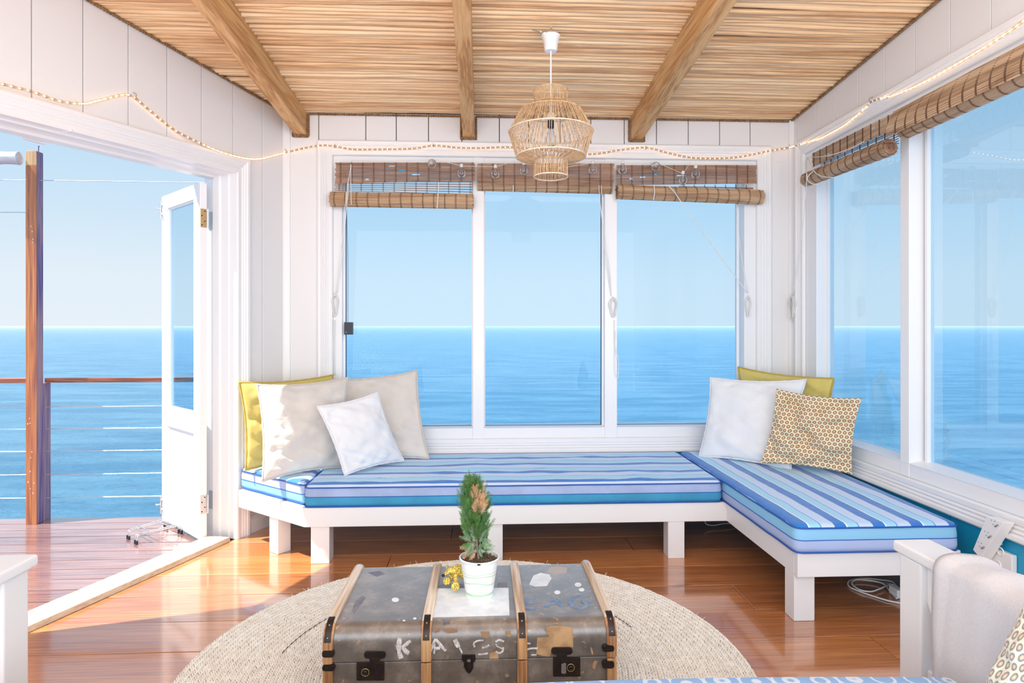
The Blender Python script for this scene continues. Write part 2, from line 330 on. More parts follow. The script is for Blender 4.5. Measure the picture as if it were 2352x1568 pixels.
# threshold
th = MB(); a = oZ(530, 1243, 0); b_ = oZ(66, 1453, 0); dr = (b_-a).normalized(); pr = V((dr.y, -dr.x, 0)); pr = pr if pr.x < 0 else -pr
b2 = a+dr*2.2; a = a+V((0,0,.0)); th.hexa([a, b2, b2+pr*.17, a+pr*.17+dr*.02], [a+pr*.008+V((0,0,.028)), b2+pr*.008+V((0,0,.028)), b2+pr*.165+V((0,0,.03)), a+pr*.165+dr*.02+V((0,0,.03))])
tag(th.build('threshold', SILL, bevel=.004), 'bare pine threshold board across the open doorway', 'threshold', kind='structure')
# ------------------------------------------------------------------ walls made of boards
DOOR0, DOOR1, DOORZ = .49, 2.08, 2.402
def dzs(s): return -.038*(s-.49)
WT = .24
wleft = struct('wall_left', (0,0,0), 'white board panelled wall around the open glazed door', 'wall')
def wboard(parent, f, s0, s1, z0, z1, t=.02, m=WHITE, name='panel_board', z1b=None):
    if s1-s0 < .01: return
    g = .0030; m_ = MB(); z1b = z1 if z1b is None else z1b
    m_.hexa([f(s0+g,-t,z0), f(s1-g,-t,z0), f(s1-g,0,z0), f(s0+g,0,z0)], [f(s0+g,-t,z1), f(s1-g,-t,z1b), f(s1-g,0,z1b), f(s0+g,0,z1)])
    m_.build(name, m, parent, bevel=.0012, seg=1)
ls = [0, .239, .509, .763, 1.01, 1.255, 1.505, 1.75, 2.0, 2.25, 2.5, 2.75, 3.0, 3.25, 3.5]
rl = lambda s: roof(wl(s,0,0).y)+.005
for i in range(len(ls)-1):
    s0, s1 = ls[i], ls[i+1]
    if s1 <= DOOR0 or s0 >= DOOR1: wboard(wleft, wl, s0, s1, 0, rl(s0), z1b=rl(s1)); continue
    if s0 < DOOR0: wboard(wleft, wl, s0, DOOR0-.003, 0, DOORZ+.03)
    if s1 > DOOR1: wboard(wleft, wl, DOOR1+.003, s1, 0, DOORZ+.03)
    wboard(wleft, wl, s0, s1, DOORZ+.03, rl(s0), z1b=rl(s1))
def wblock(parent, f, s0, s1, z0, z1, o0, o1, m, name='wall_core', bevel=0):
    m_ = MB(); m_.hexa([f(s0,o0,z0), f(s1,o0,z0), f(s1,o1,z0), f(s0,o1,z0)], [f(s0,o0,z1), f(s1,o0,z1), f(s1,o1,z1), f(s0,o1,z1)]); return m_.build(name, m, parent, bevel=bevel)
wblock(wleft, wl, -.05, DOOR0-.02, 0, 3.0, -WT+.001, -.0205, GROOVE); wblock(wleft, wl, DOOR1+.02, 3.5, 0, 3.2, -WT+.001, -.0205, GROOVE); wblock(wleft, wl, DOOR0-.02, DOOR1+.02, DOORZ+.02, 3.1, -WT+.001, -.0205, GROOVE)
wblock(wleft, wl, -.05, DOOR0-.02, 0, 3.05, -WT-.02, -WT, WHITE2, 'outer_face'); wblock(wleft, wl, DOOR1+.02, 3.5, 0, 3.25, -WT-.02, -WT, WHITE2, 'outer_face'); wblock(wleft, wl, DOOR0-.02, DOOR1+.02, DOORZ+.02, 3.2, -WT-.02, -WT, WHITE2, 'outer_face')
# door jamb linings with stepped rebate
def lining(parent, f, s, z0, z1, sgn):
    m_ = MB(); pr_ = [(0, .0), (.0, -.045), (.008, -.05), (.008, -.11), (.02, -.118), (.02, -.17), (.0, -.175), (.0, -WT-.02)]
    pts = [(s+sgn*a_, o_) for a_, o_ in pr_]+[(s-sgn*.02, -WT-.02), (s-sgn*.02, 0)]
    m_.prism([f(a_, o_, z0) for a_, o_ in pts], (0,0,z1-z0)); m_.build('jamb_lining', WHITE2, parent)
lining(wleft, wl, DOOR0, 0, DOORZ, 1); lining(wleft, wl, DOOR1, 0, DOORZ, -1)
m_ = MB(); pr_ = [(0, 0), (0, -.05), (.008, -.055), (.008, -.15), (.02, -.157), (.024, -.21), (0, -.215), (0, -WT-.02), (-.09, -WT-.02), (-.09, -.021), (-.02, -.021), (-.02, 0)]
m_.prism([wl(DOOR0, o_, DOORZ-a_) for a_, o_ in pr_], wl(DOOR1,0,dzs(DOOR1))-wl(DOOR0,0,0)); m_.build('head_lining', WHITE2, wleft)
# mouldings
PROF = [(0, 0), (0, .016), (.006, .022), (.03, .022), (.036, .016), (.046, .024), (.056, .017), (.066, .026), (.076, .019), (.084, .030), (.10, .032), (.108, .026), (.11, 0)]
def moulding(name, rect, mp_, parent=None, sides='LTRB', prof=PROF, label=None):
    a0, a1, b0, b1 = rect; m_ = MB(); n = len(prof)
    loops = {'L': ((0,0),(0,1)), 'T': ((0,1),(1,1)), 'R': ((1,1),(1,0)), 'B': ((1,0),(0,0))}
    def pt(c, ac, h):
        s = -ac if c[0] == 0 else ac; q = (-ac if c[1] == 0 else ac)
        if 'B' not in sides and c[1] == 0: q = 0
        return mp_((a0 if c[0] == 0 else a1)+s, (b0 if c[1] == 0 else b1)+q, h)
    for sd_ in sides:
        c, d = loops[sd_]; vs = [pt(c, a_, h_) for a_, h_ in prof]+[pt(d, a_, h_) for a_, h_ in prof]
        m_.add(vs, [(i, i+1, n+i+1, n+i) for i in range(n-1)])
    o = m_.build(name, WHITE2, parent, smooth=True)
    if parent is None: tag(o, label, 'trim', kind='structure')
    return o
moulding('architrave', (DOOR0, DOOR1, 0, DOORZ), lambda a_, b_, h: wl(a_, h, b_+(dzs(a_) if b_ > 1 else 0)), wleft, 'LTR')
# back wall
WX0, WX1, WZ0, WZ1 = -1.085, 2.075, .565, 2.645
wback = struct('wall_back', (0,0,0), 'white board panelled wall around the wide three pane sea window', 'wall')
fb = lambda s, o_, z: V((s, YB-o_, z))
bs = [-1.425, -1.19, -.849, -.627, -.391, -.145, .132, .35, .585, .815, 1.068, 1.312, 1.554, 1.794, 2.028, 2.35]
for i in range(len(bs)-1):
    s0, s1 = bs[i], bs[i+1]
    if s1 < WX0: wboard(wback, fb, s0, s1, .47, 2.96); wboard(wback, fb, s0, s1, 0, .47, m=BLUEW); continue
    if s0 < WX0: wboard(wback, fb, s0, WX0, WZ0, WZ1)
    if s1 > WX1 and s0 < 2.1: wboard(wback, fb, max(WX1, s0), s1, WZ0, WZ1)
    wboard(wback, fb, s0, s1, WZ1, 2.96); wboard(wback, fb, s0, s1, 0, WZ0, m=BLUEW)
for q in ((-1.45, WX0, 0, 3.0), (WX1, 2.5, 0, 3.0), (WX0, WX1, 0, WZ0), (WX0, WX1, WZ1, 3.0)): wblock(wback, fb, *q, -.16, -.0205, GROOVE)
moulding('window_architrave', (WX0, WX1, WZ0+.0, WZ1), lambda a_, b_, h: V((a_, YB-h, b_)), wback)
# right wall
RY0, RY1 = .95, 4.475
wright = struct('wall_right', (0,0,0), 'white board panelled wall around the large side window', 'wall')
fr_ = lambda s, o_, z: V((XR-o_, s, z))
rs = [4.68, 4.604, 4.334, 4.088, 3.835, 3.575, 3.318, 3.061, 2.806, 2.55, 2.3, 2.05, 1.8, 1.55, 1.3, 1.05, .8, .55, .3, .05, -.2]
for i in range(len(rs)-1):
    s1, s0 = rs[i], rs[i+1]; h0, h1 = roof(s0)+.01, roof(s1)+.01
    if s0 > RY1 or s1 < RY0: wboard(wright, fr_, s0, s1, .47, h0, z1b=h1); wboard(wright, fr_, s0, s1, 0, .47, m=BLUEW); continue
    if s1 > RY1: wboard(wright, fr_, RY1, s1, WZ0, WZ1)
    if s0 < RY0: wboard(wright, fr_, s0, RY0, WZ0, WZ1)
    wboard(wright, fr_, s0, s1, WZ1, h0, z1b=h1); wboard(wright, fr_, s0, s1, 0, WZ0, m=BLUEW)
for q in ((RY1, 4.86, 0, 3.0), (-.2, RY0, 0, 3.3), (RY0, RY1, 0, WZ0), (RY0, RY1, WZ1, 3.0)): wblock(wright, fr_, *q, -.16, -.0205, GROOVE)
moulding('window_architrave', (RY0, RY1, WZ0, WZ1), lambda a_, b_, h: V((XR-h, a_, b_)), wright)
for nm, pts in (('trim_1', [(-1.425,4.68),(-1.392,4.68),(-1.395,4.668),(-1.425,4.655),(-1.438,4.648)]), ('trim_2', [(2.35,4.68),(2.318,4.68),(2.322,4.662),(2.332,4.652),(2.35,4.648)])):
    m_ = MB(); m_.prism([(x, y, .47) for x, y in pts], (0,0,2.48)); tag(m_.build(nm, WHITE2), 'narrow white corner strip', 'trim', kind='structure')
m_ = MB(); pf = [(0,0),(0,.018),(.075,.018),(.085,.012),(.095,.014),(.11,.008),(.115,0)]
m_.prism([wl(.0, h, a_) for a_, h in pf], wl(.37,0,0)-wl(0,0,0)); tag(m_.build('baseboard_left', WHITE2), 'white moulded baseboard under the corner of the bench', 'baseboard', kind='structure')
# ------------------------------------------------------------------ windows
win = struct('window_1', (0,0,0), 'wide back window of three panes facing the sea', 'window')
def bx(x0,x1,y0,y1,z0,z1,name,m=WHITE2,parent=None,bevel=.003,**k):
    q = MB(); q.box(x0,x1,y0,y1,z0,z1); return q.build(name, m, parent, bevel=bevel, **k)
gY = YB+.055
for x0, x1 in ((WX0-.008, -1.022), (-.064, .019), (.92, 1.012), (1.985, WX1+.008)): bx(x0, x1, YB-.005 if x1 < 1.9 and x0 > -1 else YB+.003, YB+.12, WZ0, WZ1, 'frame_post', parent=win)
bx(WX0+.002, WX1-.002, YB+.004, YB+.116, WZ0-.008, .641, 'frame_rail', parent=win); bx(WX0+.002, WX1-.002, YB+.004, YB+.116, 2.56, WZ1+.008, 'frame_rail', parent=win)
m_ = MB(); m_.hexa([(WX0,YB+.0,.641),(WX1,YB,.641),(WX1,YB+.1,.641),(WX0,YB+.1,.641)], [(WX0,YB,.643),(WX1,YB,.643),(WX1,YB+.1,.662),(WX0,YB+.1,.662)]); m_.build('sloping_sill', WHITE2, win)
SEAL = mat('dark_seal', (.02, .05, .12), .5)
for x0, x1 in ((-1.005, -.074), (.028, .905), (1.022, 1.942)):
    bx(x0, x1, gY, gY+.004, .655, 2.57, 'pane', GLASS, win, 0)
    for a_, b_ in ((x0-.02, x0), (x1, x1+.02)): bx(a_, b_, gY-.012, gY+.02, .65, 2.57, 'sash', parent=win, bevel=.002)
    bx(x0, x1, gY-.004, gY+.01, .650, .655, 'seal', SEAL, win, 0)
bx(.900, .905, gY-.004, gY+.01, .655, 2.57, 'seal', SEAL, win, 0); bx(-1.005, -1.001, gY-.004, gY+.01, .655, 2.57, 'seal', SEAL, win, 0)
win = struct('window_2', (0,0,0), 'large side window looking out over the sea', 'window')
gX = 2.445
for y0, y1 in ((4.33, RY1+.008), (3.368, 3.441), (2.05, 2.12), (RY0, 1.02)): bx(XR+.002, 2.48, y0, y1, WZ0, WZ1, 'frame_post', parent=win)
bx(XR+.004, 2.476, RY0+.002, RY1-.002, WZ0-.008, .641, 'frame_rail', parent=win); bx(XR+.004, 2.476, RY0+.002, RY1-.002, 2.56, WZ1+.008, 'frame_rail', parent=win)
m_ = MB(); m_.hexa([(XR,RY0,.641),(XR,RY1,.641),(2.46,RY1,.641),(2.46,RY0,.641)], [(XR,RY0,.643),(XR,RY1,.643),(2.46,RY1,.66),(2.46,RY0,.66)]); m_.build('sloping_sill', WHITE2, win)
for y0, y1 in ((3.46, 4.32), (2.14, 3.325), (1.03, 2.04)):
    bx(gX, gX+.004, y0, y1, .655, 2.57, 'pane', GLASS, win, 0)
    for a_, b_ in ((y0-.02, y0), (y1, y1+.02)): bx(gX-.02, gX+.02, a_, b_, .65, 2.57, 'sash', parent=win, bevel=.002)
bx(gX-.008, gX-.001, 3.346, 3.352, .66, 2.57, 'seal', mat('brown_seal', (.25, .14, .08), .6), win, 0)
# ------------------------------------------------------------------ ceiling
ceil = struct('ceiling', (0,0,0), 'sloping ceiling of closely laid natural cane reeds', 'ceiling')
def reedmesh(seed):
    rr = random.Random(seed); n = 28; L = 4.7; pts = []; rad = []; r0 = .0135+rr.random()*.0025; ph = rr.random()*6; nodes = [rr.random()*.5+.42*k for k in range(12)]
    for i in range(n*3+1):
        x = L*i/(n*3); pts.append(V((x, .006*math.sin(x*1.6+ph)+.003*math.sin(x*5+ph*2), .005*math.sin(x*1.7+ph*3)+.002*math.sin(x*6+ph)))); r_ = r0*(1-.10*x/L)
        for q in nodes:
            d = abs(x-q)
            if d < .05: r_ *= 1.12
        rad.append(r_)
    q = MB(); q.tube(pts, rad, 7); return q
protos = []
for k in range(12):
    o = reedmesh(100+k).build('reed', REED, None, smooth='all'); protos.append(o.data); bpy.data.objects.remove(o)
y = 4.67; k = 0
while y > 1.35:
    z = roof(y)+.018
    xs = [min(-2.27, wallx(y)-.05)-R.random()*.08]
    for j, x in enumerate(xs):
        o = bpy.data.objects.new('reed', protos[R.randrange(12)]); COL.objects.link(o); o.parent = ceil; flip = R.random() < .5
        o.location = (x+(4.7 if flip else 0), y+R.uniform(-.002,.002), z+R.uniform(-.003,.003)+(.003 if j % 2 else 0)); o.rotation_euler = (0, R.uniform(-.001,.001), (math.pi if flip else 0)+R.uniform(-.0015,.0015))
    y -= .0278; k += 1
m_ = MB(); m_.hexa([(wallx(YE)-.3,YE,roof(YE)+.034),(2.6,YE,roof(YE)+.034),(2.6,4.9,roof(4.9)+.034),(wallx(4.9)-.3,4.9,roof(4.9)+.034)], [(wallx(YE)-.3,YE,roof(YE)+.2),(2.6,YE,roof(YE)+.2),(2.6,4.9,roof(4.9)+.2),(wallx(4.9)-.3,4.9,roof(4.9)+.2)]); m_.build('roof_board', mat('roof_backing', (.30, .16, .07), .9), ceil)
m_ = MB(); m_.hexa([(wallx(YE),YE,roof(YE)),(2.35,YE,roof(YE)),(2.35,1.33,roof(1.33)),(wallx(1.33),1.33,roof(1.33))], [(wallx(YE),YE,roof(YE)+.03),(2.35,YE,roof(YE)+.03),(2.35,1.33,roof(1.33)+.03),(wallx(1.33),1.33,roof(1.33)+.03)]); m_.build('ceiling_board', REED, ceil)
BX = [(-1.36, -1.272), (-.139, -.052), (1.113, 1.203)]
for i, (x0, x1) in enumerate(BX):
    t = thing('ceiling_beam', ['squared pine ceiling beam nearest the open door', 'squared pine ceiling beam left of the hanging woven lamp', 'squared pine ceiling beam right of the hanging woven lamp'][i], 'beam', ((x0+x1)/2, 2, 2.9), 'pine ceiling beams', 'structure')
    m_ = MB(); lo = lambda y: roof(y)-.16
    m_.hexa([(x0,YE,lo(YE)),(x1,YE,lo(YE)),(x1,4.678,lo(4.678)),(x0,4.678,lo(4.678))], [(x0,YE,lo(YE)+.168),(x1,YE,lo(YE)+.168),(x1,4.678,lo(4.678)+.168),(x0,4.678,lo(4.678)+.168)])
    m_.build('timber', BEAM, t, bevel=.004)
# rope edging
def ropemb(path, r=.008, pitch=.035):
    path = [V(p) for p in path]; dense = []
    for i in range(len(path)-1):
        n = max(2, int((path[i+1]-path[i]).length/.006)); dense += [path[i].lerp(path[i+1], k/n) for k in range(n)]
    q = MB(); L = 0; a_ = [[], []]; prev = dense[0]
    for i, p in enumerate(dense):
        L += (p-prev).length; prev = p; t = (dense[min(i+1,len(dense)-1)]-dense[max(i-1,0)]).normalized(); u_ = t.cross(V((.3,.5,.81))).normalized(); w_ = t.cross(u_)
        for s_ in (0, 1):
            an = 2*math.pi*L/pitch+s_*math.pi; a_[s_].append(p+(u_*math.cos(an)+w_*math.sin(an))*r*.55)
    for s_ in (0,1): q.tube(a_[s_], r*.62, 5)
    return q
yy = YB-.012; zt = roof(YB)-.006
path = [(-1.40, yy, zt)]
for x0, x1 in BX:
    g = .012; path += [(x0-g, yy, zt), (x0-g, yy, zt-.165), (x1+g, yy, zt-.165), (x1+g, yy, zt)]
path += [(2.33, yy, zt)]
tag(ropemb(path).build('rope_edging', ROPE, smooth='all'), 'brown jute rope edging along the back ceiling line, looping under the beams', 'rope')
tag(ropemb([wl(s, .012, roof(wl(s,.012,0).y)-.006) for s in (0, 1.2, 3.3)]).build('rope_edging', ROPE, smooth='all'), 'brown jute rope edging between ceiling and the wall with the door', 'rope')
tag(ropemb([(XR-.012, y_, roof(y_)-.006) for y_ in (4.67, 3, .5)]).build('rope_edging', ROPE, smooth='all'), 'brown jute rope edging above the side window wall', 'rope')
# PART2 ------------------------------------------------------------ open glazed door leaf
H0 = V((-1.822, 4.181, 0)); LD = V((-.7023, .7119, 0)); LT = V((.7119, .7023, 0))         # along the leaf, through its thickness
leaf = thing('glazed_door', 'white glazed door leaf swung open onto the deck', 'door', H0, kind='structure')
def lf(t, o_, z): return H0+LD*t+LT*o_+V((0,0,z))
def lbox(t0, t1, o0, o1, z0, z1, name, m=WHITE2, bevel=.003, parent=leaf):
    q = MB(); q.hexa([lf(t0,o0,z0), lf(t1,o0,z0), lf(t1,o1,z0), lf(t0,o1,z0)], [lf(t0,o0,z1), lf(t1,o0,z1), lf(t1,o1,z1), lf(t0,o1,z1)]); return q.build(name, m, parent, bevel=bevel)
LW = .685
lbox(0, .105, 0, .044, .012, 2.33, 'stile'); lbox(LW-.105, LW, 0, .044, .012, 2.33, 'stile')
lbox(.105, LW-.105, 0, .044, 2.232, 2.33, 'rail'); lbox(.105, LW-.105, 0, .044, .69, .82, 'rail'); lbox(.105, LW-.105, 0, .044, .012, .17, 'rail')
lbox(.105, LW-.105, .020, .026, .82, 2.232, 'pane', GLASS, 0); lbox(.105, LW-.105, .014, .030, .17, .69, 'panel', WHITE2, 0)
for z0, z1 in ((.82, 2.232), (.17, .69)):
    for t0, t1, a_, b_ in ((.105, .117, z0, z1), (LW-.117, LW-.105, z0, z1), (.117, LW-.117, z0, z0+.012), (.117, LW-.117, z1-.012, z1)): lbox(t0, t1, .010, .034, a_, b_, 'bead', WHITE2, .002)
for zz, mm, nm in ((2.10, BRASS, 'worn brass upper hinge'), (.24, STEEL, 'white painted lower hinge')):
    h_ = lbox(-.003, .002, .004, .040, zz-.06, zz+.06, 'hinge', mm, .001); h_['label'] = nm
    q = MB(); q.tube([lf(-.008, .046, zz-.06), lf(-.008, .046, zz+.06)], .006, 8); q.build('knuckle', STEEL, h_)
    q = MB(); c_ = wl(DOOR0, -.19, zz); q.hexa([c_+WD*-.003+WN*a_+V((0,0,b_)) for a_, b_ in ((-.03,-.06),(.012,-.06),(.012,.06),(-.03,.06))], [c_+WD*-.001+WN*a_+V((0,0,b_)) for a_, b_ in ((-.03,-.06),(.012,-.06),(.012,.06),(-.03,.06))]); q.build('hinge_plate', STEEL, h_)
    q = MB()
    for a_, b_ in ((.012,-.045),(.030,-.02),(.012,.015),(.030,.045)): q.tube([lf(-.005, a_, zz+b_), lf(-.002, a_, zz+b_)], .004, 8)
    q.build('screw_heads', DARKM, h_)
for zz in (2.24, .12):
    q = MB(); q.hexa([lf(LW-.018,-.004,zz-.05), lf(LW-.004,-.004,zz-.05), lf(LW-.004,0,zz-.05), lf(LW-.018,0,zz-.05)], [lf(LW-.018,-.004,zz+.05), lf(LW-.004,-.004,zz+.05), lf(LW-.004,0,zz+.05), lf(LW-.018,0,zz+.05)])
    q.tube([lf(LW-.011,-.010,zz-.07), lf(LW-.011,-.010,zz+.055)], .005, 8); q.tube([lf(LW-.011,-.010,zz), lf(LW-.011,-.036,zz)], .004, 8); q.ball(lf(LW-.011,-.038,zz), .008)
    for d_ in (-.035, .035): q.tube([lf(LW-.02,-.006,zz+d_), lf(LW-.002,-.006,zz+d_)], .008, 8)
    q.build('barrel_bolt', STEEL, leaf, smooth=True)
# magnet catch and cable on the door head
hc = oW(80, 317, -.235)
mt = thing('head_catch', 'small white catch hanging under the door head beam', 'catch', hc)
q = MB(); q.hexa([hc+WD*a_+WN*b_+V((0,0,-.02)) for a_, b_ in ((-.05,-.014),(.05,-.014),(.05,.014),(-.05,.014))], [hc+WD*a_+WN*b_ for a_, b_ in ((-.05,-.014),(.05,-.014),(.05,.014),(-.05,.014))]); q.build('block', PLASTIC, mt, bevel=.003)
q = MB(); q.tube(smoothpath([hc+WN*.01, hc+WN*.03+V((0,0,.012)), hc+WN*.12+V((0,0,.010)), hc+WN*.27+V((0,0,.010))], 5), .0035, 6); q.build('cable', PLASTIC, mt, smooth='all')
# ------------------------------------------------------------------ deck posts, rails, wires, log
def post(label, x0, x1, y0, y1, z1, face, g=None):
    t = thing('deck_post', label, 'post', ((x0+x1)/2, (y0+y1)/2, -.012)); q = MB(); q.box(x0, x1, y0, y1, -.012, z1); q.build('timber', face, t, bevel=.003); return t
pt = post('tall red brown square deck post with a purplish side, left edge of the view', -3.235, -3.160, 4.645, 4.712, 2.54, POSTM)
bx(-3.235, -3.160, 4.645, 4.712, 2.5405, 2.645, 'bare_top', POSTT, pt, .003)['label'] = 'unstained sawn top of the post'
bx(-3.1595, -3.1575, 4.647, 4.710, -.01, 2.64, 'purplish_face', POSTB, pt, 0)['label'] = 'purplish side of the post'  # thin sheet giving one side of the post a darker purple tone
q = MB(); q.tube([(-3.17, 4.68, 2.64), (-3.168, 4.68, 2.685)], .003, 6); q.tube([(-3.168, 4.68, 2.684), (-3.168, 4.68, 2.687)], .006, 8); q.build('nail', mat('purple_nail', (.25, .10, .35), .4, metal=.5), pt)
q = MB(); 
for i in range(14): q.ball((-3.222+R.random()*.05, 4.6445, R.choice([.2,.25,.45,.5,.7,1.95,2.0,2.1,.35])+R.random()*.1), (.003, .001, .004+R.random()*.004), 6, 4)
q.build('paint_flecks', PLASTIC, pt)['kind'] = 'stuff'; 
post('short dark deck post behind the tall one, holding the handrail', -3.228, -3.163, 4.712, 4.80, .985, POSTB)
hr = thing('handrail', 'reddish brown timber handrail crossing above the deck edge', 'rail', (-3.2, 4.75, .99))
bx(-3.158, -1.75, 4.725, 4.79, .988, 1.022, 'rail', POSTM if False else wood('rail_wood', (.50, .20, .10), (.42, .14, .07), (.2, .07, .04), 0, .35, .5, knots=False), hr, .004)
bx(-5.2, -3.236, 4.70, 4.765, .988, 1.022, 'rail', bpy.data.materials['rail_wood'], hr, .004)
WIRE = mat('steel_wire', (.75, .76, .78), .3, metal=.6)
for i, z in enumerate((.81, .649, .486, .317, .148)):
    q = MB(); q.tube([(-5.2, 4.757, z+.004), (-3.2, 4.755, z), (-1.8, 4.755, z+.004)], .0028, 6)
    tag(q.build('railing_wire', WIRE, smooth=True), ['topmost', 'second highest', 'middle', 'second lowest', 'lowest'][i]+' steel wire of the deck railing below the handrail', 'wire', 'steel wires of the deck railing')
for z, x1, lb in ((2.44, -1.9, 'high thin steel wire strung from the tall deck post to the house'), (2.21, -3.16, 'short high steel wire left of the tall deck post')):
    q = MB(); q.tube([(-5.2, 4.62, z-.02), (-3.3, 4.672, z), (x1, 4.69, z)], .0028, 6); tag(q.build('high_wire', WIRE, smooth=True), lb, 'wire')
q = MB(); pts = [V((-5.2+.05*i, 4.60+.006*math.sin(i), 2.575+.004*math.sin(i*.7))) for i in range(40)]; q.tube(pts, [.045+.003*math.sin(i*1.3) for i in range(40)], 14)
tag(q.build('log_rail', mat('white_washed_log', (.88, .87, .86), .7, noise_=(.55, .50, .55), vscale=9, stretch=(.3, 1, 1), bump=.4, bscale=30), smooth=True), 'whitewashed round log joined to the top of the tall deck post', 'log')
# wire rack on the deck
cr = oZ(360, 1215, 0); rk = thing('wire_rack', 'small chrome wire rack with black feet lying on the deck', 'rack', cr)
a = oZ(300, 1215, .045); b = oZ(372, 1194, .045); c = oZ(410, 1208, .045); d = oZ(322, 1228, .045)
q = MB()
for p0, p1 in ((a, b), (a.lerp(d,.16), b.lerp(c,.16)), (a.lerp(d,.84), b.lerp(c,.84)), (d, c)):
    dn = (p0-p1).normalized(); q.tube(smoothpath([p0+dn*.02-V((0,0,.055)), p0+dn*.018-V((0,0,.02)), p0, p0.lerp(p1,.5), p1, p1-dn*.018-V((0,0,.02)), p1-dn*.02-V((0,0,.055))], 4), .0045, 6)
q.build('frame', STEEL, rk, smooth='all'); q = MB()
for t in (.12, .26, .80, .93):
    p0, p1 = a.lerp(b,t), d.lerp(c,t); e_ = (p1-p0).normalized()*.03; q.tube([p0-e_+V((0,0,.006)), p1+e_+V((0,0,.006))], .0035, 6)
q.build('cross_wires', STEEL, rk, smooth=True); q = MB()
for p0, p1 in ((a, b), (a.lerp(d,.16), b.lerp(c,.16)), (a.lerp(d,.84), b.lerp(c,.84)), (d, c)):
    dn = (p0-p1).normalized()
    for x in (p0+dn*.02, p1-dn*.02): q = MB(); q.tube([(x.x,x.y,-.011), (x.x,x.y,.012)], .008, 8); q.build('rubber_foot', BLACKP, rk, smooth=True)
_ = 0
# ------------------------------------------------------------------ bench
bn = thing('corner_bench', 'white painted timber bench running round three sides under the windows', 'bench', (.2, 4.2, 0))
def rail(p0, p1, z0=.222, z1=.335, th=.035, name='rail'):
    p0, p1 = V((*p0,0)), V((*p1,0)); d_ = (p1-p0).normalized(); n_ = V((-d_.y, d_.x, 0))*th; q = MB()
    q.prism([p0+V((0,0,z0)), p1+V((0,0,z0)), p1+n_+V((0,0,z0)), p0+n_+V((0,0,z0))], (0,0,z1-z0)); return q.build(name, WHITE, bn, bevel=.003)
rail((-1.035, 3.745), (1.5135, 3.745)); rail((1.479, 3.7445), (1.479, 2.9235)); rail((1.479, 2.888), (2.27, 2.888)); rail((-1.575, 4.180), (-1.036, 3.746))
def leg(c, ang, s=.095, s2=None, z=.2215):
    s2 = s2 or s; q = MB(); u_ = V((math.cos(ang), math.sin(ang), 0)); w_ = V((-u_.y, u_.x, 0)); c = V((*c, 0))
    q.prism([c, c+u_*s, c+u_*s+w_*s2, c+w_*s2], (0,0,z)); q.build('leg', WHITE, bn, bevel=.003)
an = math.atan2(3.746-4.18, -1.036+1.575)
leg((-1.315, 3.985), an+.0, .09, .09); leg((-1.003, 3.765), 0, .108); leg((.036, 3.765), 0, .09); leg((1.122, 3.75), 0, .10); leg((1.480, 2.925), 0, .10, .092); leg((2.14, 2.93), 0, .10)
for i in range(15): bx(-.98+i*.165, -.98+i*.165+.09, 3.79, 4.66, .312, .3345, 'bed_slat', WHITE, bn, .002)
for i in range(7): bx(1.53, 2.30, 2.95+i*.25, 3.04+i*.25, .312, .3345, 'bed_slat', WHITE, bn, .002)
q = MB(); q.prism([(-1.53, 4.22, .312), (-1.10, 3.87, .312), (-1.06, 4.6, .312), (-1.39, 4.6, .312)], (0,0,.022)); q.build('corner_board', WHITE, bn)
